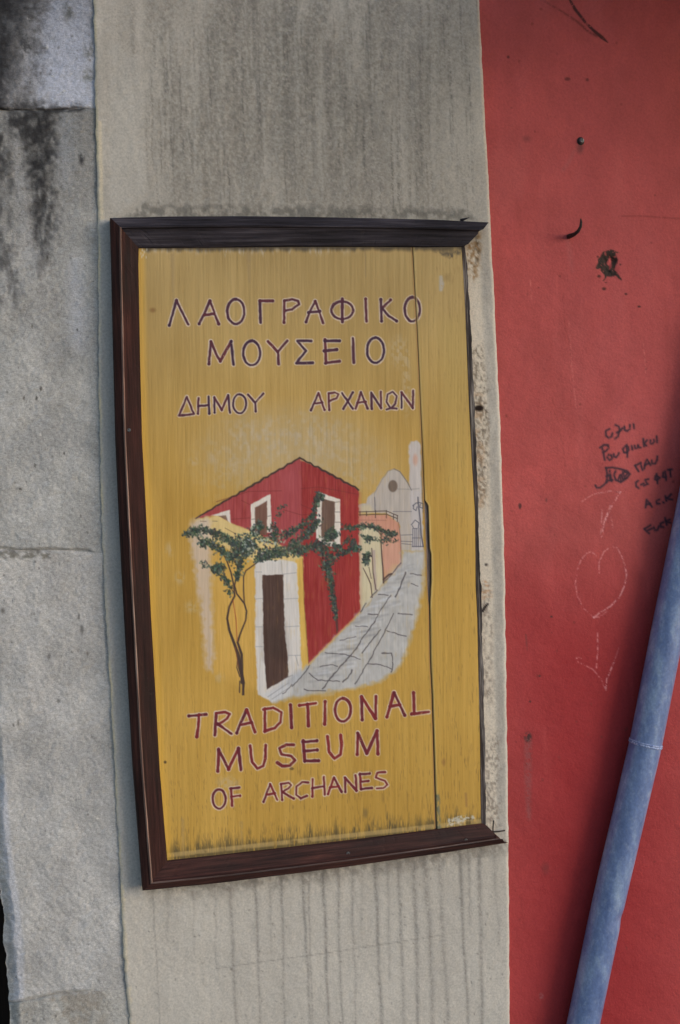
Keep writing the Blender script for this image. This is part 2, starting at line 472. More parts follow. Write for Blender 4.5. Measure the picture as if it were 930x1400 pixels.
# drip marks below the sign
S.rgb += (np.array([176, 170, 162])-S.rgb)*(sstep(1190, 1260, V)*0.45)[..., None]
drips = [(208, .5, 2), (232, .3, 4), (262, .35, 2.5), (294, .45, 3), (315, .65, 5), (347, .8, 4), (372, .35, 3), (384, .75, 3.5), (413, .75, 4), (424, .5, 3), (441, 1, 4), (462, .7, 3.5),
         (482, .5, 3.5), (494, .35, 3), (513, .8, 5), (528, .4, 4), (545, .55, 5), (566, .6, 6), (582, .75, 7), (600, .55, 6), (627, .85, 4), (640, .45, 4), (655, .8, 5), (676, .4, 5)]
for u0, a, w in drips:
    v0 = float(frame_low(u0))-4
    ln = 1452-v0
    if a < 0.5:
        ln *= RNG.uniform(0.3, 0.6)
    t = np.linspace(0, 1, 14)
    pts = np.stack([u0+t*ln*0.036+np.cumsum(RNG.normal(0, 0.75, 14)), v0+t*ln], 1)
    S.stroke(pts, (w*1.3, w, w*0.8, w*0.7), (110, 106, 102), a*RNG.uniform(.2, .36), w*1.2)
    S.stroke(pts, (w*0.8, w*0.5, w*0.4), (100, 95, 92), a*RNG.uniform(.5, .75), w*0.7, dash=RNG.uniform(.34, .46))
    S.ellipse(u0, v0+9, 4+w, 14, (96, 90, 86), a*0.4, 0.7, (0.3, 0.6, 4, 5))
under = sstep(26, 2, V-frame_low(U))*(V > frame_low(U)-8)*sstep(196, 215, U)  # dirt and soft shadow under the frame, both put into the colour
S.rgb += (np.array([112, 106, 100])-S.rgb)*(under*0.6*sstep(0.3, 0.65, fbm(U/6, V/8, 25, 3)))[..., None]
S.stroke([(296, 1324), (380, 1312), (440, 1304), (530, 1290), (600, 1279)], 1.2, (120, 114, 108), 0.6, 1.3, dash=0.28)
for k in range(120):
    S.ellipse(RNG.uniform(180, 690), RNG.uniform(1200, 1440), RNG.uniform(.7, 1.5), RNG.uniform(.7, 1.8), (108, 102, 96), RNG.uniform(.3, .7))
dep = (fbm(U/70, V/70, 3, 3)-0.5)*0.004 + (fbm(U/7, V/9, 4, 3)-0.5)*0.0012 - 0.0
dep += 0.002*(1-sstep(0, 3.0, er))**1.5 + 0.006*(1-sstep(0, 3.0, plaster_right(V)-U))**2
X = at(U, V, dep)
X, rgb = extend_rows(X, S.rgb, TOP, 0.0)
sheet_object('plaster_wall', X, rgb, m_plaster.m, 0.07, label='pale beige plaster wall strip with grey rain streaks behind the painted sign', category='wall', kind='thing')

# ------------------------------------------------------------------ red wall
RY = 0.012
rows = fine_rows(-50, 1450, 1.25)
U, V = sheet_grid(rows, lambda v: plaster_right(v)-8, lambda v: v*0+952, 1.25, extra_right=np.concatenate([np.linspace(4, 60, 15), np.linspace(80, 900, 42)]))
S = Sheet(U, V, (158, 69, 67))
S.rgb *= (1+(fbm(U/120, V/160, 41, 3)-0.5)*0.16+(fbm(U/28, V/36, 46, 4)-0.5)*0.12)[..., None]
wash = sstep(0.5, 0.8, fbm(U/34, V/120, 47, 4))
S.rgb += (np.array([176, 92, 90])-S.rgb)*(wash*0.22)[..., None]
S.rgb += ((fbm(U/12, V/50, 42, 3)-0.5)*9)[..., None]*np.array([1, .6, .6])
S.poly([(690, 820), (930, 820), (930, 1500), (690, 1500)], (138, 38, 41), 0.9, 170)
S.poly([(740, 60), (930, 40), (930, 620), (840, 640), (760, 420)], (172, 76, 78), 0.35, 90)  # pinkish veil of haze painted over the upper right
faint = (118, 48, 46)
for k in range(60):
    S.ellipse(RNG.uniform(690, 940), RNG.uniform(-20, 1420), RNG.uniform(.8, 2.2), RNG.uniform(.8, 2.6), (108, 44, 42), RNG.uniform(.25, .7))
for k in range(14):
    u0, v0, ln = RNG.uniform(690, 930), RNG.uniform(0, 1200), RNG.uniform(60, 220)
    S.stroke([(u0, v0), (u0+ln*0.03, v0+ln)], (3, 6, 3), RNG.choice([(184, 86, 82), (150, 60, 56)]), 0.22, 5, dash=0.3)
for pts in ([(702, 690), (706, 730), (704, 790), (709, 850)], [(756, 545), (762, 580), (770, 612), (774, 640)], [(700, 1210), (712, 1228), (716, 1260)], [(905, 1000), (912, 1050), (908, 1100), (915, 1160)], [(770, 400), (772, 440), (778, 470), (781, 560)]):
    S.stroke(pts, 0.9, (116, 44, 42), 0.5, 1.4, dash=0.4, jit=2.0)
for pts in ([(778, 440), (782, 500), (788, 560)], [(725, 380), (727, 410)], [(880, 470), (884, 520)]):
    S.stroke(pts, 1.4, (196, 116, 112), 0.5, 1.6, dash=0.5)
# thin dark line at the top, spots, chip, soot smears
S.stroke([(776, -6), (786, 12), (800, 30), (812, 42), (823, 51), (831, 58)], (2.2, 4.5, 2.6, 5.5, 1.2), (52, 24, 24), 0.9, 1.5, dash=0.22)
S.stroke([(745, 2), (772, 18), (790, 30), (806, 44), (816, 49)], (1.2, 3, 3), (78, 32, 32), 0.6, 3, dash=0.25)
S.ellipse(776, 108, 4, 2.4, (84, 36, 36), 0.7); S.ellipse(803, 109, 2.2, 2.2, (84, 36, 36), 0.7); S.ellipse(695, 78, 2, 2, (70, 30, 30), .7)
S.ellipse(720, 190, 5, 4, (110, 52, 52), 0.5, 0.8)
S.ellipse(793, 202, 4.5, 7, (88, 52, 52), 0.55, 0.8)
S.stroke([(785, 207), (778, 222), (770, 232)], 5, (152, 84, 84), 0.35, 4)
S.stroke([(846, 296), (872, 295), (930, 299)], 1.8, (124, 48, 48), 0.7, 1.8, dash=0.3)
S.stroke([(776, 326), (779, 345), (783, 370)], (5, 7, 4), (150, 78, 80), 0.4, 5)
chip = (44, 34, 30)
def TG(pts):
    return [(760+x/5.833, 160+y/5.833) for x, y in pts]
for pts, w in (([(345, 1195), (370, 1150), (400, 1105), (450, 1080)], (4, 8, 8, 5)), ([(450, 1090), (468, 1150), (455, 1200), (448, 1240)], (7, 6, 4.5, 6)),
               ([(360, 1170), (385, 1215), (420, 1250), (455, 1245)], (7, 6, 7, 7)), ([(465, 1245), (490, 1265), (512, 1292)], (5, 3, 1.6)),
               ([(412, 1255), (395, 1280), (375, 1300)], (5, 3, 1)), ([(400, 1105), (405, 1180), (410, 1240)], (3, 2, 5)), ([(440, 1082), (500, 1078)], (2, 1.2)),
               ([(335, 1205), (350, 1190)], (3, 4))):
    S.stroke(TG(pts), np.array(w)*1.3, chip, 0.95, 1.8, dash=0.2, jit=1.8)
for x, y, r in ((345, 1270, 2), (385, 1370, 2.2), (335, 1115, 1.3), (515, 1175, 1.2), (400, 1320, 1)):
    u_, v_ = TG([(x, y)])[0]
    S.ellipse(u_, v_, r*1.3, r, (70, 34, 32), 0.85)
S.ellipse(856, 402, 2, 1.6, (64, 30, 30), 0.85); S.ellipse(874, 419, 2.4, 1.4, (64, 30, 30), 0.85)
S.ellipse(711, 692, 2, 4, (60, 34, 34), 0.8); S.ellipse(747, 684, 1.2, 3, (90, 44, 44), 0.7)
S.ellipse(754, 843, 1.6, 1.6, (60, 34, 34), .8); S.ellipse(738, 924, 1.5, 1.5, (60, 34, 34), .8); S.ellipse(725, 959, 1.6, 1.4, (60, 34, 34), .8)
S.stroke([(719, 868), (721, 888)], (2, 4, 1), (86, 50, 48), 0.6, 2, dash=.3)
S.ellipse(722, 1008, 5, 6.5, (54, 38, 38), 0.9, 0.5, (0.22, 0.5, 3, 3))
S.stroke([(722, 1014), (722, 1060), (723, 1118)], (10, 9, 6), (126, 74, 74), 0.6, 5, dash=0.35)
S.ellipse(746, 1187, 4.5, 7, (110, 46, 46), 0.6, 0.8)
S.ellipse(740, 1362, 3, 4, (150, 100, 100), 0.6, 0.6, (0.3, 0.6, 2, 2))
# black marker writing
def TE(pts):
    return [(800+x/7.154, 560+y/7.154) for x, y in pts]
ink = (46, 30, 42)
marker = [
    [(238, 188), (205, 210), (203, 255), (235, 278), (262, 262), (268, 232)], [(298, 150), (330, 165), (338, 195), (322, 262), (292, 286)], [(310, 225), (345, 205), (368, 182)],
    [(385, 165), (388, 200), (415, 210), (437, 190), (438, 150)], [(474, 142), (478, 182)],
    [(168, 372), (182, 440), (192, 492)], [(148, 372), (185, 345), (225, 345), (232, 375), (205, 405), (180, 418)], [(232, 440), (218, 470), (240, 494), (265, 478), (258, 446), (232, 440)],
    [(280, 436), (285, 462), (305, 468), (325, 440), (330, 425)], [(395, 358), (370, 385), (380, 418), (408, 420), (430, 395), (420, 365), (395, 358)], [(408, 345), (412, 405), (415, 462)],
    [(455, 355), (464, 392)], [(485, 352), (490, 380), (512, 376), (518, 345), (530, 372), (545, 372)], [(568, 288), (578, 358)], [(605, 300), (582, 330), (600, 352)],
    [(640, 298), (640, 330), (662, 334), (678, 310), (672, 295)], [(700, 262), (706, 322)],
    [(205, 570), (218, 640), (210, 712)], [(205, 570), (270, 566), (340, 580), (410, 600), (440, 632), (410, 670), (350, 712), (300, 690), (285, 640), (300, 600)],
    [(210, 650), (250, 640), (262, 700)], [(240, 600), (245, 690)], [(370, 610), (385, 660), (420, 625), (385, 605), (360, 640), (372, 680), (405, 670)], [(320, 690), (345, 640), (350, 700)],
    [(103, 742), (118, 765), (150, 762), (185, 735), (230, 695), (270, 690)],
    [(490, 545), (505, 575), (522, 604)], [(490, 548), (545, 520), (550, 560), (562, 592)], [(578, 580), (590, 520), (606, 490), (640, 545)], [(588, 545), (628, 525)],
    [(655, 498), (655, 530), (685, 528), (705, 495), (708, 458)],
    [(520, 698), (495, 715), (500, 750), (525, 768)], [(548, 735), (572, 722)], [(620, 680), (585, 690), (600, 712), (615, 728), (575, 745)],
    [(690, 650), (680, 680), (705, 692), (730, 668), (705, 648)], [(700, 628), (710, 722)], [(765, 615), (760, 660), (790, 660)], [(785, 605), (792, 690)], [(810, 590), (850, 585)], [(830, 588), (838, 655)],
    [(592, 958), (602, 880), (655, 952)], [(598, 930), (640, 922)], [(728, 880), (698, 895), (702, 922), (730, 922)], [(765, 905), (770, 912)], [(785, 845), (798, 892)], [(845, 828), (798, 868), (852, 880)],
    [(582, 1165), (600, 1190), (628, 1212)], [(582, 1165), (640, 1130)], [(605, 1185), (655, 1162)], [(672, 1150), (682, 1182), (708, 1180), (722, 1140)], [(768, 1100), (738, 1115), (742, 1148), (768, 1150)],
    [(782, 1060), (800, 1128)], [(830, 1075), (792, 1095), (838, 1108)]]
for st in marker:
    pts = np.array(TE(st))
    S.stroke(pts, 3.6, ink, 0.35, 2.0)
    S.stroke(pts, 2.1, ink, 0.8, 1.5, dash=0.2, jit=0.5)
# chalk arrow, heart and hook
def TF(pts):
    return [(770+x/4.667, 660+y/4.667) for x, y in pts]
chalk = (208, 150, 152)
for st, w, a in (([(120, 120), (160, 92), (200, 72), (300, 52), (370, 60)], 1.8, .7), ([(365, 60), (330, 115), (295, 180), (265, 240), (245, 345)], 2.4, .95), ([(250, 160), (245, 250), (240, 330)], 2, .75),
                 ([(300, 150), (270, 240)], 3.5, .6), ([(308, 220), (318, 290)], 2, .5), ([(230, 140), (250, 190)], 1.4, .4),
                 ([(230, 575), (230, 510), (260, 440), (310, 405), (345, 415), (375, 470), (396, 532)], 2, .8), ([(396, 532), (405, 590), (395, 650), (360, 730), (300, 790), (240, 825), (195, 860)], 2.5, 1),
                 ([(225, 855), (195, 860), (130, 800), (90, 720), (78, 640), (90, 560), (115, 490), (150, 450), (180, 438), (210, 465)], 1.9, .8),
                 ([(220, 958), (221, 1060), (213, 1180)], 2.1, .9), ([(86, 1120), (115, 1118)], 2.5, .8), ([(90, 1140), (190, 1190), (240, 1250), (272, 1322)], 1.8, .75),
                 ([(272, 1322), (280, 1250), (322, 1150)], 2.7, 1), ([(322, 1150), (356, 1055)], 1.6, .55), ([(225, 860), (280, 820)], 2, .6)):
    S.stroke(TF(st), w*0.85, chalk, a*0.68, 1.4, dash=0.42)
dep = RY+(fbm(U/60, V/60, 43, 3)-0.5)*0.0045+(fbm(U/9, V/9, 44, 3)-0.5)*0.0008
for x, y, r in ((395, 1150, 9), (450, 1150, 7), (425, 1235, 9)):
    u_, v_ = TG([(x, y)])[0]
    dep += 0.004*np.exp(-((U-u_)**2+(V-v_)**2)/(r*r))*(0.4+fbm(U/4, V/4, 45, 2))
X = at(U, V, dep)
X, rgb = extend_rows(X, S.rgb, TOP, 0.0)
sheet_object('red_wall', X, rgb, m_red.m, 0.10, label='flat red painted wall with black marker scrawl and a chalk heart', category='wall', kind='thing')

# ------------------------------------------------------------------ stone pillar
SY = 0.0055
pillar_base = at(60, 700, 0)
pillar = thing('stone_pillar', (float(pillar_base[0]), 0.15, 0.0), 'rough grey stone door pillar with sooty stains, left of the plaster strip', 'pillar')
void = curve([(-60, -34), (600, -26), (1000, -13), (1215, -1), (1250, 5), (1300, 8), (1370, 12), (1400, 14), (1460, 19)])
joints = (lambda u: 149.5+0*u+1.5*np.sin(u/30), lambda u: 750+0.03*u+1.2*np.sin(u/17), lambda u: 1370-0.19*np.clip(u-20, 0, 70)-0.05*np.clip(u-90, 0, 200))
def stone_left(v):
    return void(v)+(fbm(v/16, v*0+1.1, 61, 4)-0.5)*9
limits = [None]+list(joints)+[None]
for k in range(4):
    top = (lambda u: -50+0*u) if k == 0 else joints[k-1]
    bot = (lambda u: 1450+0*u) if k == 3 else joints[k]
    tops, bots = float(top(np.array(60.0))), float(bot(np.array(60.0)))
    n = int((bots-tops)/1.4)+1
    t = np.linspace(0, 1, n)
    vmid = tops+(bots-tops)*t
    L = stone_left(vmid)
    Rr = edge_stone(vmid)+7
    nc = int((Rr-L).max()/1.4)+1
    s = np.linspace(0, 1, nc)
    U = L[:, None]*(1-s)+Rr[:, None]*s
    V = top(U)*(1-t[:, None])+bot(U)*t[:, None]
    base = [(150, 149, 152), (153, 151, 149), (161, 158, 156), (152, 149, 145)][k]
    S = Sheet(U, np.repeat(vmid[:, None], nc, 1), base)
    Vs = S.V
    S.rgb += ((fbm(U/40, V/60, 62+k, 4)-0.5)*34)[..., None]
    S.rgb += ((fbm(U/16, V/30, 66+k, 3)-0.45)*10)[..., None]*np.array([1.0, .85, .55])
    S.rgb += ((fbm(U/4, V/4, 67+k, 2)-0.5)*20)[..., None]
    soot = (40, 39, 41)
    if k == 0:
        S.poly([(70, -60), (132, -60), (132, 152), (60, 152), (44, 120), (52, 60)], (172, 176, 192), 0.75, 34, 14)
        S.poly([(-40, -60), (66, -60), (48, 40), (50, 90), (34, 152), (-40, 152)], soot, 0.72, 46, 16, (0.05, 0.75, 20, 34))
        S.poly([(-40, -60), (14, -60), (6, 160), (-40, 160)], soot, 0.75, 16, 8)
        S.ellipse(94, 16, 7, 12, (88, 88, 84), 0.7, .9, (0.2, 0.6, 6, 6))
        S.ellipse(36, 66, 9, 12, soot, 0.6, .9, (0.3, 0.6, 5, 5))
        S.ellipse(122, 72, 6, 10, (96, 96, 90), 0.6, .9, (0.2, 0.6, 4, 4)); S.ellipse(120, 105, 8, 8, (100, 100, 92), 0.6, .9, (0.2, 0.6, 4, 4))
        S.poly([(-40, 136), (60, 140), (112, 145), (118, 156), (-40, 156)], soot, 0.6, 12, 6, (0.2, .6, 8, 6))
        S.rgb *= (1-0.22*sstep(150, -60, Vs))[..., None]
    if k == 1:
        S.poly([(-40, 140), (84, 140), (72, 170), (76, 200), (70, 240), (60, 330), (44, 330), (38, 220), (26, 188), (12, 190), (8, 260), (-40, 330)], soot, 0.74, 30, 13, (0.10, 0.68, 8, 12))
        S.poly([(40, 150), (72, 150), (72, 320), (56, 390), (44, 330)], soot, 0.6, 26, 12, (0.15, 0.75, 6, 16))
        S.poly([(-40, 200), (16, 210), (20, 330), (30, 420), (-40, 420)], soot, 0.5, 26, 12, (0.2, 0.75, 7, 18))
        S.stroke([(22, 195), (27, 240), (32, 290), (42, 350)], (12, 18, 20), (166, 164, 164), 0.6, 9, dash=.25)
        S.stroke([(90, 160), (92, 200), (90, 250)], (20, 24, 18), (160, 162, 168), 0.5, 12, dash=.25)
        S.ellipse(112, 219, 4, 8, (58, 56, 58), 0.8, .6, (0.25, .55, 3, 4))
        S.stroke([(102, 360), (105, 420), (108, 470)], (16, 26, 20), (168, 170, 180), 0.45, 16)
        S.poly([(60, 149), (118, 150), (118, 154), (60, 155)], (52, 50, 50), 0.75, 3, 2, (.2, .5, 9, 4))
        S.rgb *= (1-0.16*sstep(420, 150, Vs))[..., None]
        for u_, v_ in ((33, 544), (50, 544), (56, 531), (44, 446), (106, 451), (65, 352), (88, 620), (28, 668), (48, 636)):
            S.ellipse(u_, v_, RNG.uniform(1.2, 2), RNG.uniform(1.8, 3.4), (76, 73, 70), .75)
    if k == 2:
        S.poly([(-20, 752), (70, 754), (70, 762), (-20, 764)], (96, 92, 84), 0.7, 4, 3, (0.25, .55, 9, 4))
        for u_, v_ in ((52, 754, ), (18, 754), (108, 842), (80, 960), (67, 898), (112, 860), (120, 893), (25, 985), (4, 835)):
            S.ellipse(u_, v_, RNG.uniform(1.5, 3), RNG.uniform(2, 6), (92, 88, 84), .65, .6)
        S.stroke([(4, 1060), (10, 1160), (20, 1230), (26, 1300), (26, 1360)], (8, 13, 14, 14), (172, 176, 192), 0.4, 5)  # bluish sky light painted along the chamfer
    if k == 3:
        S.poly([(70, 1362), (140, 1352), (150, 1410), (90, 1420)], (120, 108, 94), 0.35, 14, 8, (.3, .6, 10, 10))
    for q in range(90):
        S.ellipse(RNG.uniform(-20, 175), RNG.uniform(tops, bots), RNG.uniform(.7, 1.7), RNG.uniform(.8, 2.4), (84, 81, 78) if q % 3 else (188, 185, 180), RNG.uniform(.25, .6))
    dep = SY+(fbm(U/38, V/38, 71+k, 3)-0.5)*0.005+(fbm(U/9, V/9, 75+k, 3)-0.5)*0.0015
    rot = (U*0.8+V*0.6, -U*0.6+V*0.8)
    dep += (fbm(rot[0]/9, rot[1]/5, 79+k, 3)-0.5)*0.0009*(0.4+1.2*fbm(U/50, V/50, 88, 2)) + (fbm(U/3.2, V/3.2, 89+k, 2)-0.5)*0.0014
    wob = (fbm(U/13, V/13, 83, 3)-0.5)*4
    if k > 0:
        dep += 0.0045*(1-sstep(0, 4.0, V-top(U)+wob))**1.6*sstep(135, 95, U)**0.5
    if k < 3:
        dep += 0.0045*(1-sstep(0, 4.0, bot(U)-V+wob))**1.6*sstep(135, 95, U)**0.5
    cham = U-stone_left(Vs)
    dep += 0.010*np.clip(1-(cham-1+wob)/13.5, 0, 1)**1.15
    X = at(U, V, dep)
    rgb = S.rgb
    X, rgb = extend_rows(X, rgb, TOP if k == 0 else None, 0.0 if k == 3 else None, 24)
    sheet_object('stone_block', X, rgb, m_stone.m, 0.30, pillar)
xl = float(at(-20, 0, 0)[0])
xr = float(at(120, 1400, 0)[0])
box('mortar_core', (xl+0.06, 0.035, 0.0), (xr, 0.29, TOP-0.004), m_mortar.m, pillar)

# door set back in the opening left of the pillar
door = thing('wooden_door', (-0.62, 0.34, 0.0), 'dark timber door set back in the opening beside the stone pillar', 'door')
door['kind'] = 'thing'
for k in range(7):
    x0 = -1.12+k*0.15
    box('plank', (x0, 0.32, 0.02), (x0+0.146, 0.36, 2.5), m_door, door)
for z in (0.35, 1.25, 2.2):
    box('cross_batten', (-1.12, 0.30, z), (-0.08, 0.3195, z+0.11), m_door, door)
box('door_backing', (-1.14, 0.362, 0.0), (-0.05, 0.40, TOP), m_door, door)
box('rendered_wall', (-1.9, 0.0, 0.0), (-1.14, 0.42, TOP), m_mortar.m, label='plain rendered wall on the far side of the dark doorway', category='wall', kind='thing')
box('lintel', (-1.139, 0.02, 2.52), (float(at(-30, 0, 0)[0])-0.006, 0.318, TOP-0.01), m_mortar.m, label='stone lintel above the dark doorway', category='lintel', kind='thing')

# ------------------------------------------------------------------ painted sign
sb = at(440, 1190, 0)
sign = thing('museum_sign', (float(sb[0]), 0.0, float(sb[2])), 'yellow painted wooden museum sign with dark frame and a picture of a red house', 'sign')
PANEL_Y = -0.016
board_l = curve([(320, 186), (350, 186.5), (525, 189), (600, 191), (690, 196), (840, 203), (950, 210), (1050, 215), (1176, 225), (1195, 227)])
board_r = curve([(320, 562.5), (400, 567), (450, 570), (560, 575), (640, 578.3), (687, 580.2), (749, 583), (808, 584.8), (830, 586.6), (900, 587.8), (950, 590.2), (1010, 592), (1055, 593.4), (1130, 595.5), (1190, 597)])
gap = curve([(320, 0.8), (420, 0.5), (560, 0.5), (684, 0.8), (688, 3.6), (692, 5.2), (750, 4.6), (757, 6.2), (795, 5.4), (812, 3.8), (830, 1.2), (900, 0.9), (1100, 1.2), (1190, 2.0)])
strip_l = curve([(320, 630), (348, 631.7), (385, 634), (423, 636), (560, 641.5), (629, 645), (698, 649.3), (749, 650), (800, 650.3), (845, 652.6), (936, 654.5), (1010, 656.3), (1093, 657), (1150, 659)])
rows = fine_rows(322, 1186, 0.9)

def yellow(U, V):
    c = np.empty(U.shape+(3,))
    t = sstep(340, 760, V)[..., None]
    c[:] = np.array([162, 136, 88])*(1-t)+np.array([175, 137, 64])*t
    c += ((fbm(U/60, V/140, 101, 3)-0.5)*24)[..., None]*np.array([1, .95, .8])
    gr = fbm(U/1.7, V/70, 102, 3)-0.5
    c += (gr*7)[..., None]*np.array([1, .95, .75])
    c += ((fbm(U/5, V/130, 103, 3)-0.5)*12)[..., None]*np.array([1, .95, .9])
    crack = sstep(0.62, 0.86, fbm(U/1.1, V/16, 104, 3))*(0.08+0.34*sstep(850, 1130, V)+0.2*sstep(560, 640, U))
    c += (np.array([104, 78, 44])-c)*np.clip(crack, 0, 0.8)[..., None]
    return c

HALO, PURP, WINE = (206, 192, 186), (68, 32, 48), (98, 29, 38)
def tile(u0, v0, s):
    return lambda pts: [(u0+x/s, v0+y/s) for x, y in pts]
TA, TB = tile(180, 370, 3.875), tile(400, 370, 3.875)
TC, TD = tile(220, 940, 4.4286), tile(400, 940, 4.4286)
O = lambda cx, cy, rx, ry: [(cx+rx*math.cos(a), cy+ry*math.sin(a)) for a in np.linspace(-1.6, 4.75, 22)]
LETTERS = [
 (TA, PURP, 3.3, [[(200, 290), (215, 240), (238, 158)], [(238, 158), (265, 215), (300, 285)], [(358, 282), (385, 230), (415, 160)], [(415, 160), (440, 225), (462, 283)], [(385, 235), (438, 228)],
    O(552, 217, 45, 66), [(683, 275), (680, 160)], [(680, 160), (748, 160)], [(808, 275), (810, 160)], [(810, 160), (850, 152), (882, 160), (888, 178), (850, 205), (815, 212)],
    [(410, 495), (420, 375)], [(420, 375), (445, 435), (470, 480)], [(470, 480), (528, 375)], [(528, 375), (540, 498)], O(637, 437, 45, 65), [(722, 375), (775, 430)], [(825, 372), (775, 430), (780, 495)]]),
 (TB, PURP, 3.3, [[(72, 272), (90, 220), (120, 162)], [(120, 162), (145, 225), (162, 277)], [(85, 222), (145, 215)], O(264, 210, 58, 47), [(264, 150), (264, 272)], [(388, 150), (392, 268)],
    [(468, 152), (472, 268)], [(520, 155), (475, 200)], [(475, 200), (510, 240), (552, 267)], O(635, 205, 40, 65),
    [(100, 372), (25, 372), (72, 425), (20, 490), (108, 488)], [(172, 365), (178, 490)], [(172, 372), (250, 372)], [(168, 425), (235, 418)], [(175, 490), (250, 480)], [(320, 358), (325, 488)], O(440, 422, 45, 67)]),
 (TA, PURP, 2.6, [[(252, 768), (293, 668), (330, 760), (252, 768)], [(355, 675), (352, 758)], [(408, 668), (412, 758)], [(355, 718), (410, 712)], [(440, 752), (438, 672)], [(438, 672), (478, 738)],
    [(478, 738), (512, 660)], [(512, 660), (522, 752)], O(573, 705, 35, 50), [(618, 658), (655, 700)], [(698, 652), (655, 700), (658, 745)]]),
 (TB, PURP, 2.6, [[(98, 740), (138, 648)], [(138, 648), (170, 738)], [(115, 705), (158, 698)], [(195, 738), (192, 650)], [(192, 650), (225, 645), (245, 655), (235, 675), (195, 692)],
    [(262, 648), (320, 732)], [(320, 645), (270, 732)], [(335, 732), (362, 645)], [(362, 645), (398, 730)], [(345, 700), (388, 695)], [(420, 732), (418, 648)], [(418, 648), (470, 728)], [(470, 728), (468, 642)],
    [(500, 735), (520, 728), (498, 695), (505, 655), (530, 642), (552, 665), (545, 705), (525, 728), (552, 732)], [(578, 728), (578, 645)], [(578, 645), (638, 728)], [(638, 728), (640, 635)]]),
 (TC, WINE, 3.6, [[(170, 172), (225, 168), (275, 162)], [(232, 165), (228, 230), (218, 298)], [(335, 155), (328, 288)], [(335, 155), (390, 148), (418, 160), (400, 190), (345, 225)], [(345, 220), (385, 250), (428, 280)],
    [(460, 275), (485, 210), (520, 135)], [(520, 135), (545, 200), (570, 270)], [(485, 225), (550, 212)], [(630, 130), (630, 265)], [(620, 132), (680, 122), (730, 150), (725, 210), (690, 245), (630, 265)], [(785, 105), (792, 242)],
    [(345, 508), (350, 375)], [(350, 375), (410, 495)], [(410, 495), (470, 368)], [(470, 368), (485, 497)], [(542, 352), (552, 450), (585, 490), (620, 475), (632, 430), (635, 350)],
    [(805, 348), (760, 345), (718, 370), (730, 405), (790, 415), (812, 440), (780, 472), (735, 475), (705, 455)]]),
 (TD, WINE, 3.6, [[(42, 108), (142, 95)], [(92, 100), (97, 232)], [(198, 85), (195, 222)], O(305, 135, 48, 70), [(418, 55), (422, 195)], [(418, 55), (503, 188)], [(503, 188), (505, 52)], [(572, 178), (615, 30)],
    [(615, 30), (680, 168)], [(590, 115), (650, 105)], [(733, 32), (738, 158)], [(722, 160), (825, 148)], [(65, 322), (75, 445)], [(62, 330), (148, 322)], [(70, 385), (150, 378)], [(75, 445), (158, 443)],
    [(212, 295), (222, 390), (255, 430), (290, 405), (298, 350), (292, 290)], [(392, 405), (395, 275)], [(395, 275), (450, 400)], [(450, 400), (512, 262)], [(512, 262), (518, 402)]]),
 (TC, WINE, 2.7, [O(353, 675, 40, 58), [(425, 612), (432, 715)], [(420, 612), (475, 605)], [(428, 660), (480, 655)], [(622, 692), (662, 585)], [(662, 585), (705, 680)], [(640, 650), (690, 640)],
    [(728, 585), (735, 680)], [(728, 585), (775, 575), (790, 590), (770, 612), (735, 632)], [(735, 632), (805, 672)]]),
 (TD, WINE, 2.7, [[(95, 575), (60, 572), (25, 600), (22, 650), (50, 672), (88, 655)], [(122, 555), (120, 660)], [(190, 540), (195, 650)], [(120, 610), (192, 598)], [(215, 645), (252, 545)], [(252, 545), (298, 632)],
    [(228, 605), (280, 598)], [(320, 632), (318, 545)], [(318, 545), (388, 625)], [(388, 625), (382, 530)], [(408, 520), (415, 615)], [(405, 525), (468, 520)], [(412, 570), (460, 565)], [(415, 615), (482, 608)],
    [(562, 512), (515, 515), (505, 545), (560, 565), (575, 590), (550, 608), (510, 610)]]),
]
def letter(S):
    for T, col, w, strokes in LETTERS:
        for st in strokes:
            S.stroke(T(st), w+3.0, HALO, 0.72, 1.3, dash=0.12)
    r = np.random.default_rng(3)
    for T, col, w, strokes in LETTERS:
        for st in strokes:
            p = np.array(T(st))
            k = r.uniform(-12, 14)
            cc = np.array(col)+np.array([k*1.4, k*0.3, -k*0.2])
            S.stroke(p, (w*r.uniform(.95, 1.35), w*r.uniform(.75, 1.05), w*r.uniform(.95, 1.4)), cc, 0.97, 1.2, dash=0.06, jit=0.4)
            if len(p) < 5:
                for e in (p[0], p[-1]):
                    if r.random() < 0.5:
                        S.ellipse(e[0], e[1], w*0.68, w*0.68, cc, 0.95, 0.3)

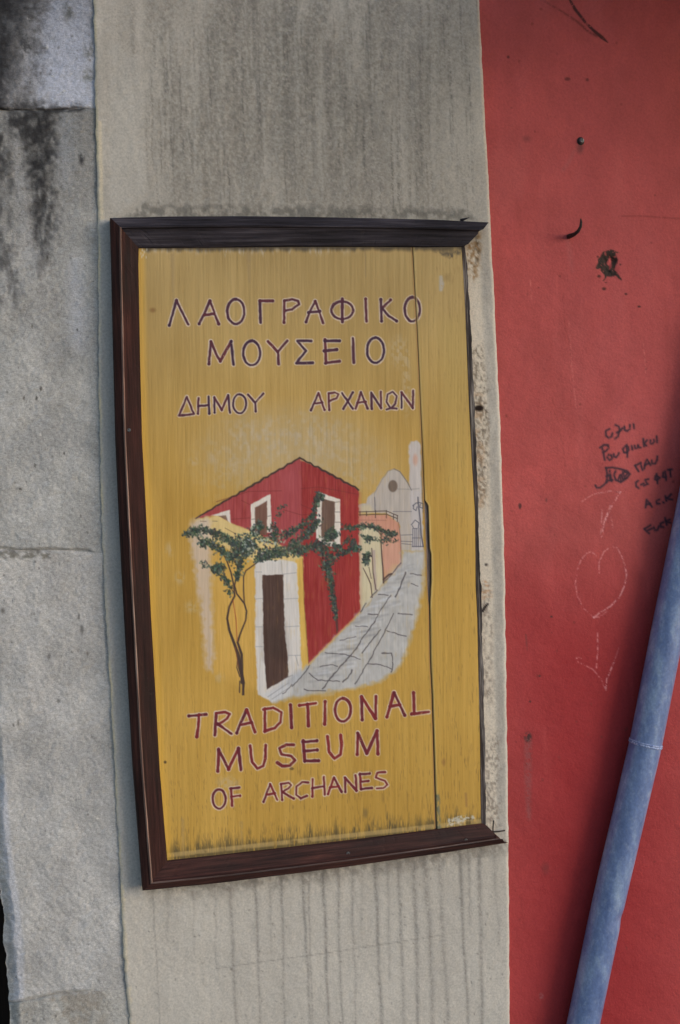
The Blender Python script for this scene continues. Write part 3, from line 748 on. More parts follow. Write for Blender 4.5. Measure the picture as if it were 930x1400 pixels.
def brush(col, amp=10, seed=0, fu=2.2, fv=22):
    col = np.array(col, float)
    return lambda U, V: col+((fbm(U/fu, V/fv, 200+seed, 3)-0.5)*2*amp)[..., None]+((fbm(U/14, V/20, 230+seed, 2)-0.5)*amp)[..., None]
LEAF = [(46, 60, 56), (36, 46, 46), (58, 76, 68), (88, 104, 92), (30, 36, 40), (48, 66, 64), (40, 52, 50)]
def leaves(S, path, n, spread, seed, size=1.0, pale=0.0):
    n = int(n*2.1)
    spread = np.atleast_1d(spread)*1.15
    r = np.random.default_rng(seed)
    p = np.array(path, float)
    sp = np.interp(np.linspace(0, 1, 60), np.linspace(0, 1, len(np.atleast_1d(spread))), np.atleast_1d(spread))
    for k in range(n):
        t = r.uniform(0, len(p)-1)
        i = min(int(t), len(p)-2)
        q = p[i]+(p[i+1]-p[i])*(t-i)
        s = sp[int(59*t/(len(p)-1))]
        q = q+r.normal(0, s*0.5, 2)
        ang = r.uniform(0, math.pi)
        ln = r.uniform(0.9, 2.4)*size
        e = np.array([math.cos(ang), math.sin(ang)])*ln
        c = np.array(LEAF[r.integers(len(LEAF))], float)
        if r.random() < pale:
            c = np.array([150, 158, 150.0])
        S.stroke([q-e, q+e*0.4, q+e], (1.0*size, 2.6*size, 0.7), c+r.normal(0, 6, 3), r.uniform(.6, .9), 1.2)
def blob(cx, cy, rx, ry, n=9):
    return [(cx+rx*math.cos(a)*s, cy+ry*math.sin(a)*s) for a, s in zip(np.linspace(0, 12.5, n), np.linspace(0.25, 1, n))]

def picture(S):
    # cloud of greyed paint round the roof, rubbed patches
    for (u, v, a, b, al) in ((395, 612, 95, 44, .42), (345, 630, 60, 40, .30), (455, 632, 60, 36, .34), (400, 590, 70, 26, .25), (520, 660, 40, 40, .2)):
        S.ellipse(u, v, a, b, (170, 152, 124), al, 0.95)
    for (u, v, a, b, al) in ((395, 598, 75, 30, .55), (330, 628, 48, 34, .45), (455, 628, 52, 32, .5), (345, 600, 30, 24, .35), (420, 585, 45, 18, .4), (300, 660, 30, 22, .2), (490, 650, 26, 26, .35)):
        S.ellipse(u, v, a, b, brush((170, 156, 136), 10, 1, 5, 12), al*1.0, 0.9, (0.30, 0.85, 5, 6))
    for (u, v, a, b) in ((265, 631, 6, 5), (293, 625, 6, 7), (320, 640, 7, 8), (545, 480, 10, 18), (556, 520, 5, 40), (262, 830, 8, 7), (246, 790, 6, 8), (232, 751, 5, 8), (300, 926, 6, 6), (312, 1070, 14, 8)):
        S.ellipse(u, v, a, b, (176, 160, 138), 0.5, 0.8, (0.3, .62, 4, 5))
    # church, tower
    grey = brush((166, 159, 160), 9, 3, 3, 20)
    S.poly([(490, 700), (490, 690), (500, 688), (504, 678), (512, 674), (522.6, 655.4), (530.7, 644), (538.9, 641), (547, 645), (557.3, 659.5), (562.4, 669.7), (577, 672), (579, 752), (546, 752), (546, 716), (528, 702)], grey, 0.93, 1.6, 0.8)
    S.poly([(491, 705), (491, 692), (506, 690), (512, 700)], brush((186, 172, 142), 8, 4), .7, 3)
    S.poly([(559, 610), (562, 604), (571, 603.5), (575, 608), (576.7, 650), (578.5, 752), (563, 752), (560, 660)], brush((176, 170, 174), 9, 5, 3, 20), 0.95, 1.8, 0.8)
    S.ellipse(537.3, 664.6, 6.4, 8.2, brush((98, 84, 78), 8, 6), 0.95, 0.15)
    S.ellipse(568, 628.5, 3.4, 7.5, (184, 140, 124), 0.75, 0.5)
    pen = (92, 88, 98)
    S.stroke([(513.5, 692), (512, 675), (522.6, 655.4), (530.7, 644), (539, 641)], 1.0, (120, 114, 116), 0.7, 1.2)
    S.stroke([(539, 641), (547, 645), (557.3, 659.5), (562.6, 670)], 1.3, (96, 92, 96), 0.85, 1.2)
    S.stroke([(543, 668.5), (562, 669), (573, 668)], 0.9, (120, 114, 116), 0.7, 1)
    S.stroke([(577, 612), (577, 660), (578.5, 700)], 1.4, (96, 86, 80), .7, 1.2)
    # pink wall and cream house down the lane
    S.poly([(490.3, 705), (528.4, 704), (544.5, 714.5), (547.7, 738), (549, 772), (536, 786), (524, 795), (521, 736), (505, 721), (490, 717)], brush((186, 132, 118), 9, 7), 0.96, 1.2, 0.5)
    S.poly([(490, 716), (505, 719), (519, 728), (523, 745), (525, 795), (516, 808), (493, 838), (490.5, 790)], brush((190, 180, 156), 8, 8), 0.97, 1.2, 0.5)
    S.poly([(524, 742), (546, 742), (548, 772), (536, 785), (525, 793)], brush((190, 142, 126), 8, 9), 0.9, 1.4)
    S.poly([(509.5, 752), (513, 752), (515, 806), (512, 809)], (158, 140, 140), 0.8, 1.2)
    S.poly([(537, 772), (548, 772), (530, 792), (525, 792)], (188, 158, 122), .7, 4)
    for st in ([(490, 700), (528.4, 698.5), (543.9, 705)], [(491, 703.8), (528.4, 703), (543.5, 709)]):
        S.stroke(st, 1.1, (58, 46, 46), 0.95, 1)
    for u, a, b in ((492.3, 699, 705), (501.3, 699, 705), (513.5, 698, 708), (528.4, 698, 708), (538, 703, 710), (543.4, 705, 713)):
        S.stroke([(u, a), (u, b)], 1.1, (58, 46, 46), 0.9, 1)
    S.stroke([(491, 711), (528, 711.5)], 0.9, (150, 96, 86), 0.8, 1)
    S.stroke([(545, 714), (548, 738), (548.6, 771), (536, 785)], 1.0, (110, 70, 64), 0.75, 1.1)
    # red house
    S.poly([(268.8, 708.5), (313.8, 681), (352.6, 660.5), (393.4, 635), (409.8, 627), (412.7, 632), (414, 762), (375, 740), (341, 725), (315, 714.6), (297, 704.5)], brush((146, 54, 62), 13, 10), 0.97, 1.1, 0.4)
    S.poly([(384, 648), (411, 632), (413, 735), (386, 735)], brush((154, 66, 76), 12, 11), 0.7, 9, 3)
    S.poly([(412.2, 629), (430.6, 637.5), (451, 647), (471.5, 658), (490, 669.5), (491.4, 791), (492.5, 837), (464.5, 865), (443, 887), (422, 908), (416, 824), (414, 770), (413, 700)], brush((136, 36, 42), 13, 12), 0.98, 1.1, 0.4)
    S.poly([(470, 672), (490, 676), (491, 835), (470, 855)], brush((146, 40, 42), 12, 13), 0.6, 8)
    S.stroke([(412.5, 632), (413, 700), (414, 760)], 1.6, (122, 34, 42), 0.6, 1.6)
    for (u0, v0, u1, v1, n) in ((268, 709, 409.8, 626.6, 26), (409.8, 626.6, 490.5, 669.8, 16)):
        pts = [(u0+(u1-u0)*i/n, v0+(v1-v0)*i/n-1.3*(i % 2)+0.5*math.sin(i*2.1)) for i in range(n+1)]
        S.stroke(pts, (2.2, 2.8, 2.4), (52, 36, 38), 0.95, 1.1, jit=.5)
    for st in ([(296, 686), (340, 672), (385, 671)], [(330, 684), (352, 695)], [(388, 697), (412, 704), (440, 702)], [(316, 710), (342, 708)], [(412, 668), (436, 666), (470, 672), (490, 676)], [(412, 690), (434, 700)]):
        S.stroke(st, 1.0, (96, 30, 36), 0.6, 1.2)
    # lean-to wall with its pale pillar
    S.poly([(268, 710), (297, 704.5), (316, 714.5), (341, 725), (376, 740), (414, 762), (415, 775), (404, 772), (350, 768), (330, 760), (290, 740), (266, 724)], brush((204, 182, 132), 9, 14), 0.85, 2.2, 1)
    S.poly([(288, 752), (348, 768), (350, 940), (292, 920)], brush((200, 158, 82), 9, 15), 0.55, 12)
    S.poly([(404, 765), (414, 762), (416, 824), (422, 908), (412, 926), (408, 850)], brush((202, 164, 84), 9, 16), 0.95, 1.2)
    S.poly([(260.5, 714), (275, 708), (288, 709), (288.5, 757), (289.5, 797), (291, 831), (292, 890), (290.5, 919), (282, 914), (276, 850), (269.5, 800), (264, 760), (260, 738)], brush((186, 170, 164), 8, 17, 2.4, 60), 0.8, 6.0, 3.0)
    S.stroke([(274, 712.5), (282, 712.8)], 1.0, (110, 86, 70), .8, 1); S.stroke([(291, 712.4), (297, 712.6)], 1.0, (110, 86, 70), .8, 1)
    S.poly([(289.5, 704.5), (314, 696.8), (315.5, 716), (311, 711.5), (304, 706)], (206, 200, 196), 0.95, 1)
    S.poly([(298.6, 706), (308.8, 704.5), (311.5, 711.5)], (112, 88, 76), 0.95, 1)
    S.stroke([(308, 722), (320, 728.5)], 1.2, (128, 100, 70), .7, 1)
    # windows
    white = brush((208, 202, 196), 7, 18)
    S.poly([(342.9, 689.6), (369.8, 675.4), (372.2, 728), (343.5, 730)], white, 0.97, 1)
    S.poly([(348.8, 693.9), (365, 685), (365.4, 732), (349.2, 729)], brush((98, 66, 58), 12, 19), 0.97, 1)
    S.poly([(434.7, 672.4), (465.2, 682.5), (465.9, 748), (448.7, 747), (432, 736)], white, 0.97, 1)
    S.poly([(440.5, 681.8), (458, 686.4), (457.4, 741), (439, 734)], brush((92, 70, 64), 12, 20), 0.97, 1)
    for st in ([(344, 710), (349, 709.5)], [(366, 706), (371, 705)], [(456, 687), (464, 686)], [(458, 700), (465.5, 700)], [(458, 714), (465.5, 714)], [(440, 735), (448, 739.5), (457, 740)]):
        S.stroke(st, 1.0, (108, 96, 92), 0.75, 1)
    # doorway
    wash = brush((196, 192, 194), 8, 21)
    S.poly([(348.5, 768), (352, 766), (388, 765.5), (405.7, 769.5), (409.8, 851), (413, 926), (398, 940), (373, 960), (362, 955), (352.6, 950), (349.5, 884)], wash, 0.97, 1.4, .6)
    S.poly([(358.7, 786.3), (387.3, 785.3), (389.3, 862), (393.4, 896.7), (394.6, 925.3), (364.8, 942.8), (360.7, 884)], brush((66, 46, 44), 9, 22, 2, 30), 0.98, 1)
    S.poly([(362, 860), (388, 856), (391, 896), (364, 900)], (48, 36, 36), 0.4, 12)
    for st in ([(349, 819), (358.5, 818)], [(349, 857), (359.5, 857)], [(349.5, 884), (360, 884)], [(387.3, 785), (405, 783)], [(388, 819), (407, 818)], [(389, 857), (409, 856)], [(394, 896), (411, 896)], [(385, 768), (386, 785)], [(350, 782), (358, 782)], [(404, 896), (408, 910)]):
        S.stroke(st, 0.9, (140, 138, 146), 0.75, 1.1)
    # cobbled lane
    S.poly([(548, 768), (550, 752), (580, 752), (580.6, 770), (578.5, 802), (572, 834.5), (563.4, 867), (555, 897), (540, 918), (520, 931), (486, 941), (453.8, 945), (400, 954), (374, 961), (366, 950), (394, 927), (422.6, 907.6), (443, 887), (464.5, 864.6), (492.5, 836.7), (516, 806.6), (546, 772)],
           brush((166, 168, 177), 14, 23, 5, 9), 0.92, 5.0, 2.2)
    r = np.random.default_rng(8)
    for k in range(260):
        t = r.uniform(0, 1)
        cu, cv, hw = 560-150*t, 770+165*t, 14+34*t
        u = cu+r.uniform(-1, 1)*hw
        v = cv+r.uniform(-1, 1)*10+(u-cu)*0.25
        if u-5-4*t < np.interp(v, [770, 806, 837, 865, 887, 908, 938], [548, 517, 493, 465, 443, 423, 396]) or u+5+4*t > np.interp(v, [770, 834, 867, 897, 918, 935], [579, 571, 562, 553, 538, 500]):
            continue
        S.stroke([(u-4-4*t, v+1), (u+4+4*t, v-1)], (2, 5+5*t, 2), (184, 186, 196) if r.random() < .6 else (128, 128, 136), r.uniform(.3, .65), 3)
    S.poly([(360, 948), (400, 936), (398, 950), (374, 960)], (190, 190, 196), 0.7, 3)
    dark = (70, 66, 74)
    T6 = tile(400, 770, 4.65)
    for st, w in (([(720, 60), (690, 140), (655, 215)], 1.8), ([(645, 320), (605, 400), (540, 520), (500, 600), (440, 700), (400, 770)], 1.2), ([(560, 420), (500, 500), (440, 570)], 1.4), ([(525, 370), (450, 470), (400, 550), (330, 630), (250, 720), (190, 800)], 1.5),
                  ([(625, 205), (560, 300), (520, 380)], 1.0), ([(600, 430), (720, 465)], 1.2), ([(480, 322), (545, 328)], 1.3), ([(545, 200), (610, 205)], 1.2), ([(675, 318), (760, 330)], 1.2), ([(750, 65), (820, 80)], 1.0),
                  ([(755, 130), (800, 145)], 1.0), ([(570, 572), (630, 570), (640, 640), (630, 690)], 1.4), ([(480, 640), (560, 645), (630, 670)], 1.1), ([(210, 572), (340, 580), (430, 610)], 1.1), ([(105, 700), (160, 745), (300, 750)], 1.2),
                  ([(75, 800), (110, 812), (210, 812)], 1.3), ([(170, 660), (240, 645), (290, 655)], 1.0), ([(380, 680), (350, 730), (320, 755)], 1.6), ([(110, 650), (60, 720), (0, 785)], 1.3), ([(0, 770), (-60, 830)], 1.1), ([(430, 310), (470, 255)], 1.4),
                  ([(540, 170), (500, 215)], 1.3), ([(690, 0), (640, 60), (580, 120)], 1.2), ([(400, 400), (480, 405)], .9), ([(300, 490), (400, 470)], .9)):
        S.stroke(T6(st), w*1.15, dark, 0.85, 1.1, dash=0.12, jit=0.8)
    S.stroke([(414, 764), (416, 824), (422, 907)], 1.2, (116, 74, 44), 0.6, 1.4)
    S.stroke([(492.5, 837), (464.5, 865), (443, 887), (422, 909)], 1.6, (196, 156, 92), 0.7, 1.8)
    for st in ([(366, 953), (394, 934)], [(372, 956), (400, 937)], [(393, 926), (400, 923)]):
        S.stroke(st, .9, (120, 118, 126), .7, 1)
    # iron gate and lantern at the end of the lane
    T8 = tile(480, 680, 7.75)
    for st, w in (([(655, 90), (690, 60), (730, 55), (770, 70)], 1.3), ([(665, 80), (660, 120), (690, 140), (700, 100)], 1.2), ([(735, 70), (730, 105), (760, 115), (765, 80)], 1.2), ([(640, 290), (680, 240), (720, 270), (715, 320)], 1.2), ([(650, 300), (665, 330), (700, 330)], 1.1),
                  ([(655, 330), (655, 525)], 1), ([(675, 340), (675, 520)], .9), ([(692, 330), (692, 525)], .9), ([(712, 325), (712, 525)], .9), ([(730, 330), (735, 525)], .9), ([(650, 430), (740, 430)], .8), ([(650, 520), (765, 520)], 1.2),
                  ([(710, 0), (712, 60), (730, 200), (745, 400), (765, 520)], 1.9), ([(530, 400), (650, 395)], .8), ([(530, 465), (650, 470)], .8), ([(540, 490), (640, 500)], .8), ([(445, 150), (640, 150)], .7), ([(250, 0), (255, 150)], 1.0)):
        S.stroke(T8(st), w, (62, 64, 82), 0.8, 1)
    for st, w in (([(320, 400), (318, 470), (325, 600), (338, 750), (345, 905)], (1.6, 1.8, 2.2)), ([(345, 870), (400, 820), (430, 810)], 2.6), ([(130, 750), (180, 850), (210, 920), (225, 1060)], (1.0, 1.6, 1.2)), ([(190, 740), (215, 860)], .8), ([(220, 540), (235, 800), (265, 980)], 1.2), ([(270, 340), (320, 400), (360, 350)], 1.2)):
        S.stroke(T8(st), w, (66, 46, 48), 0.9, 1)
    # vine stems
    bark = (54, 40, 42)
    T5 = tile(230, 770, 4.895)
    for st, w in (([(500, 880), (505, 800), (482, 700), (468, 610), (445, 545), (410, 450), (395, 370), (410, 290), (445, 220), (440, 150), (420, 60), (395, -10)], (2.2, 5.5, 4, 3, 2.6, 2.2, 1.8)), ([(495, 800), (492, 610), (465, 530), (480, 480), (520, 380), (525, 320), (510, 270), (460, 205), (445, 150), (465, 50), (475, -10)], (4, 3.4, 2, 2.2, 2.2, 1.8, 1.6)),
                  ([(510, 270), (505, 180), (505, 90), (520, 50), (590, 0), (640, -60)], 1.7), ([(450, 560), (465, 640), (460, 700), (480, 760)], 1.4), ([(480, 790), (478, 865)], 1.6), ([(505, 800), (507, 880)], 1.6), ([(395, -10), (370, -60), (330, -90)], 1.4), ([(350, 0), (400, 130), (440, 200)], 1.0), ([(250, -20), (300, 60)], .8)):
        S.stroke(T5(st), w, bark, 0.95, 1.1)
    S.stroke(T5([(435, 250), (455, 380), (462, 520)]), 1.5, (146, 74, 42), .8, 1.1)
    S.stroke(T5([(448, 560), (470, 690)]), 1.1, (146, 74, 42), .6, 1.1)
    S.stroke([(447, 770), (452, 787), (454, 813), (459, 841), (461, 865)], (3, 3, 2.4, 1.2), (56, 50, 52), .85, 1.3)
    S.stroke([(455, 790), (461, 830), (462, 862)], 1.0, (56, 50, 52), .8, 1.1)
    S.stroke([(352, 752), (366, 750), (395, 752)], 1.1, (120, 62, 40), .7, 1.1)
    # foliage
    L = leaves
    L(S, [(250, 732), (258, 730)], 8, 5, 1, .9); L(S, [(257, 731), (266, 726), (278, 724), (290, 728), (303, 733), (316, 740), (326, 749)], 150, 5, 2); L(S, [(274, 741), (286, 742), (297, 748), (307, 757), (315, 763), (322, 757)], 130, 6, 3)
    L(S, [(326, 736), (330, 748), (326, 762), (328, 775), (324, 792)], 110, (9, 9, 8, 5, 3), 4); L(S, blob(338, 748, 13, 15), 150, 5, 5, 1, .12); L(S, blob(298, 778, 11, 6), 75, 4, 6); L(S, [(302, 785), (310, 794), (314, 804), (313, 814)], 34, 4, 7); L(S, [(276, 768), (283, 775)], 10, 4, 8, .8)
    L(S, [(354, 758), (366, 757), (380, 755), (398, 752), (412, 750)], 150, 7, 9, 1, .06); L(S, [(352, 764), (365, 762), (380, 760), (392, 757)], 60, 5, 10); L(S, [(388, 733), (400, 726), (412, 720), (424, 711), (431, 700), (433, 686), (436, 676), (442, 680)], 130, 4.4, 11)
    L(S, [(398, 745), (414, 736), (427, 723), (436, 712)], 90, 5, 12); L(S, [(404, 756), (420, 750), (433, 744), (441, 751), (452, 760)], 120, 6, 13); L(S, [(446, 775), (456, 762), (470, 755), (490, 748)], 70, 5, 14); L(S, blob(453, 731, 9, 7), 80, 4, 15)
    L(S, [(440, 738), (450, 742), (466, 748), (458, 756)], 40, 5, 16); L(S, [(466, 722), (480, 721), (492, 719), (506, 719), (520, 724), (531, 729), (541, 731)], 120, 3.2, 17, .85); L(S, blob(501, 764, 5, 11), 60, 3, 18, .8); L(S, [(490, 731), (500, 734), (512, 738), (525, 738), (545, 740)], 34, 2.4, 19, .7)
    L(S, [(446, 766), (450, 782), (453, 800), (456, 820), (459, 845)], 110, (9, 6, 4, 3, 2), 20); L(S, [(371, 718), (376, 727), (374, 736), (384, 740)], 50, 6, 21, 1, .12); L(S, blob(355, 719, 4, 7), 34, 3, 22); L(S, [(380, 706), (384, 696), (390, 690)], 16, 4, 23, .7)
    L(S, [(474, 738), (484, 744), (492, 752)], 36, 6, 24); L(S, blob(503, 737, 5, 5), 20, 3, 25, .8); L(S, [(345, 722), (352, 732), (366, 738)], 40, 5, 26, 1, .2); L(S, [(523, 744), (530, 732), (540, 729)], 24, 4, 27, .8)

def worn_and_lit(S, right):
    U, V = S.U, S.V
    # bare, mouldy wood along the bottom and flakes under the top rail
    low = (lambda u: 1171-(u-228)*0.109)
    d = low(U)-V
    band = sstep(26, -4, d+22*(fbm(U/5, V/60, 301, 4)-0.5)*2)*sstep(0.34, 0.74, fbm(U/1.1, V/9, 302, 3)+0.22*sstep(16, 0, d)+0.1*(1-sstep(260, 420, U)))
    S.rgb += (np.array([62, 56, 44])-S.rgb)*(band*0.72)[..., None]
    S.rgb += (np.array([196, 166, 110])-S.rgb)*((sstep(5.5, 3.5, d)*sstep(-3, 0, d))*0.5*sstep(0.1, 0.4, fbm(U/9, V/9, 306, 2)))[..., None]  # cream line: lit top edge of the bottom rail, painted onto the board
    dt = V-(338.5+0*U)
    fl = sstep(13, 1, dt+14*(fbm(U/4, V*0, 303, 3)-0.35))
    fl = fl*sstep(0.40, 0.62, fbm(U/1.8, V/9, 304, 3))
    S.rgb += (np.array([176, 170, 164])-S.rgb)*(fl*0.7*sstep(520, 420, U))[..., None]
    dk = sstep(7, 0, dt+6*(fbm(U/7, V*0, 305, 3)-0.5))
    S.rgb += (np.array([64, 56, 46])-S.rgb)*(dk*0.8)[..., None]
    if not right:
        e = U-board_l(V)
        S.rgb += (np.array([206, 158, 62])-S.rgb)*((sstep(16, 6, e))*0.55)[..., None]
        for u0, v0, ln, w in ((236, 345, 70, 5), (340, 345, 40, 5), (499, 340, 40, 1.4), (250, 1120, 50, 4), (330, 1125, 30, 4)):
            S.stroke([(u0, v0), (u0+1, v0+ln)], (w, w, 1), (136, 116, 90), 0.45, w, dash=0.3)
        S.ellipse(209, 424, 4, 3, (120, 86, 50), .7, .7); S.ellipse(226, 1042, 2, 2, (70, 54, 36), .8); S.ellipse(399, 1051, 3, 2, (80, 60, 40), .7)
        S.ellipse(500, 1112, 3, 6, (112, 92, 56), .7, .7)
        for k in range(7):
            S.ellipse(192+RNG.uniform(0, 12), 343+RNG.uniform(-2, 9), .8, 2.2, (196, 190, 180), .6)
        S.stroke([(408, 1000), (398, 1050), (396, 1110)], 1.0, (132, 104, 56), .5, 1.2, dash=.2)
        e = board_r(V)-U
        S.rgb += (np.array([118, 88, 50])-S.rgb)*((sstep(3, 0.3, e))*0.7)[..., None]
    else:
        e = U-(board_r(V)+gap(V))
        S.rgb += (np.array([214, 182, 112])-S.rgb)*((sstep(3.6, 1.6, e))*0.8*sstep(640, 700, V))[..., None]  # lit bevel of the narrow board, painted as a pale edge line
        S.rgb += (np.array([196, 168, 110])-S.rgb)*((sstep(3.6, 1.6, e))*0.6*sstep(640, 560, V))[..., None]
        S.rgb += (np.array([84, 62, 38])-S.rgb)*((sstep(1.2, 0.1, e))*0.9)[..., None]
        S.stroke([(603, 379), (604, 388), (603, 396)], (5, 7, 5), (164, 156, 146), .85, 2.5, dash=.15)
        S.poly([(606, 376), (616, 374), (616, 384), (606, 384)], (140, 116, 72), .5, 5)
        S.poly([(597, 344), (630, 344), (628, 350), (612, 352)], (60, 54, 50), .7, 5, 3, (.3, .55, 3, 5))
        S.poly([(612, 1119), (622, 1118), (634, 1113), (648, 1115), (650, 1120), (640, 1123), (624, 1127), (610, 1128)], (190, 188, 182), 0.75, 2.5, 3, (.32, .6, 2.4, 2))
        S.poly([(596, 1085), (601, 1085), (603, 1135), (597, 1135)], (96, 98, 84), .8, 2.5, 2, (.25, .5, 3, 9))
        S.stroke([(637, 1085), (638, 1102)], (2, 5, 2), (120, 84, 60), .6, 3)
        S.ellipse(607, 1042, 2, 5, (128, 90, 52), .6, .7)
        S.poly([(600, 440), (640, 430), (645, 700), (610, 660)], (170, 146, 84), .25, 20)

for right in (False, True):
    if not right:
        lf, rf = board_l, board_r
    else:
        lf, rf = (lambda v: board_r(v)+gap(v)), strip_l
    U, V = sheet_grid(rows, lf, rf, 0.9)
    S = Sheet(U, V, (0, 0, 0))
    S.rgb[:] = yellow(U, V)
    if not right:
        bare = S.rgb.copy()
        S.soft_k, S.jit_k = 1.45, 0.7
        picture(S)
        S.soft_k, S.jit_k = 1.0, 0.0
        rub = 0.16*sstep(0.56, 0.82, fbm(U/1.8, V/16, 320, 3)*0.6+fbm(U/16, V/16, 321, 3)*0.4)+0.06
        S.rgb += (bare-S.rgb)*rub[..., None]
    letter(S)
    worn_and_lit(S, right)
    dep = PANEL_Y+(fbm(U/90, V/300, 110+right, 2)-0.5)*0.002+(fbm(U/2.2, V/60, 112, 3)-0.5)*0.0005
    eL, eR = U-lf(V), rf(V)-U
    dep += (0.0008+0.0016*sstep(820, 840, V))*(1-sstep(0, 2.4, eL if right else eR+0.6))**1.5
    if right:
        dep += -0.0008
    X = at(U, V, dep)
    keep = V < 1196-(U-212)*0.1335
    sheet_object('board', X, S.rgb, m_paint.m, -0.003, sign, skirt=(True, False, False, False) if not right else (True, False, True, True), keep=keep, label='narrow yellow board split off along the sign' if right else 'wide yellow board lettered in Greek and English with a painted village lane')

# backing behind the boards, seen in the split and along the bare rebate
r_ = np.linspace(326, 1150, 90)
def ribbon(name, lf, rf, y, mat, rows_, back=0.004, wob=0.0, parent=sign, **kw):
    U = np.stack([lf(rows_), (lf(rows_)+rf(rows_))/2, rf(rows_)+(fbm(rows_/11, rows_*0, 401, 3)-0.5)*wob], 1)
    V = np.repeat(rows_[:, None], 3, 1)
    X = at(U, V, y+(fbm(U/3, V/12, 402, 2)-0.5)*0.001)
    return sheet_object(name, X, np.full(X.shape, 60.0), mat, back, parent, smooth=False, **kw)
strip_r = curve([(320, 634), (337, 636), (378, 640), (430, 643), (560, 649.3), (629, 652), (698, 654.5), (749, 655.3), (800, 657.8), (875, 659.7), (920, 661), (1010, 663), (1116, 664), (1150, 664.5)])
ribbon('rebate_strip', lambda v: strip_l(v)+0.4, strip_r, -0.010, m_strip, np.linspace(330, 1146, 240), wob=2.6, label='bare grey rebate where the right moulding is missing')
ribbon('backing_batten', lambda v: board_r(v)-7, lambda v: board_r(v)+12, -0.0135, m_split, np.linspace(326, 1150, 400), back=-0.0032)

# mouldings: profile (fraction from outer to inner edge, depth)
PROFILE = [(0.0, 0.002), (0.0, -0.021), (0.03, -0.0245), (0.10, -0.0265), (0.30, -0.0300), (0.345, -0.0330), (0.385, -0.0325), (0.42, -0.0285), (0.50, -0.0262), (0.70, -0.0235), (0.90, -0.0205), (0.97, -0.0190), (1.0, -0.0170), (1.0, -0.0125)]
def moulding(name, outer, inner, mat, n=220, jag=None, label=None, worn_lit_mat=None):
    """outer / inner: photo polylines of the two edges (same direction)."""
    def walk(pl, t):
        pl = np.array(pl, float)
        s = np.concatenate([[0], np.cumsum(np.hypot(*np.diff(pl, axis=0).T))])
        return np.stack([np.interp(t*s[-1], s, pl[:, i]) for i in (0, 1)], 1)
    t = np.linspace(0, 1, n)
    o, i = walk(outer, t), walk(inner, t)
    rows_ = []
    for k in range(n):
        po, pi = at(o[k, 0], o[k, 1], -0.021), at(i[k, 0], i[k, 1], -0.019)
        ring = []
        for q, (s, y) in enumerate(PROFILE):
            p = po*(1-s)+pi*s
            p = p.copy()
            p[1] = y+0.0014*(fbm(np.array(k*0.09), np.array(q*0.7), 501, 3)-0.5)+0.004*max(0.0, float(fbm(np.array(k*0.31), np.array(q*0.5), 502, 2))-0.74)
            if jag and (k == n-1 or k == 0) and jag[0] == (k == n-1):
                p[0] += jag[1]*(noise(np.array(q*0.9), np.array(3.0), 77)-0.5)
            ring.append(p)
        rows_.append(ring)
    X = np.array(rows_)
    R, C = X.shape[:2]
    verts = X.reshape(-1, 3)
    idx = np.arange(R*C).reshape(R, C)
    f = [tuple(q) for q in np.stack([idx[:-1, :-1], idx[1:, :-1], idx[1:, 1:], idx[:-1, 1:]], -1).reshape(-1, 4)]
    f += [tuple(idx[0]), tuple(idx[-1][::-1])]
    ob = mesh_ob(name, verts, f, mat, sign, smooth=False, label=label)
    import bmesh
    bm = bmesh.new(); bm.from_mesh(ob.data)
    bmesh.ops.recalc_face_normals(bm, faces=bm.faces)
    bm.to_mesh(ob.data); bm.free()
    if worn_lit_mat:
        ob.data.materials.append(worn_lit_mat)
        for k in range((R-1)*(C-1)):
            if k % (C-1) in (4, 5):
                ob.data.polygons[k].material_index = 1  # ridge faces: wear plus painted highlight
    return ob
moulding('frame_rail', [(150.5, 298), (230, 296), (330, 295.5), (420, 296.5), (520, 298.5), (600, 300.5), (667, 304)], [(190, 339), (300, 338), (400, 337), (500, 337), (580, 338), (634, 337.5)], m_rail_top, jag=(True, 0.006), label='weathered black top rail with a mitred right end jutting past the board')
moulding('frame_rail', [(195, 1217.5), (300, 1207), (400, 1194.5), (476, 1184.5), (570, 1171), (600, 1166.8), (690, 1152.5)], [(229, 1177), (300, 1169.5), (400, 1158.5), (500, 1146.5), (570, 1137.5), (656, 1126.5)], m_rail_low, worn_lit_mat=m_worn_lit_low, jag=(True, 0.016), label='dark brown bottom rail with a splintered right end')
moulding('frame_stile', [(150.5, 298), (152, 350), (155, 480), (158, 600), (162.5, 700), (167, 790), (171.7, 875), (181.7, 1050), (195, 1217.5)], [(190, 339), (189.5, 360), (192, 500), (194.5, 600), (200, 700), (206.7, 840), (213, 950), (218.5, 1050), (229, 1177)], m_stile, worn_lit_mat=m_worn_lit, label='dark reddish brown left stile with a raised ridge')

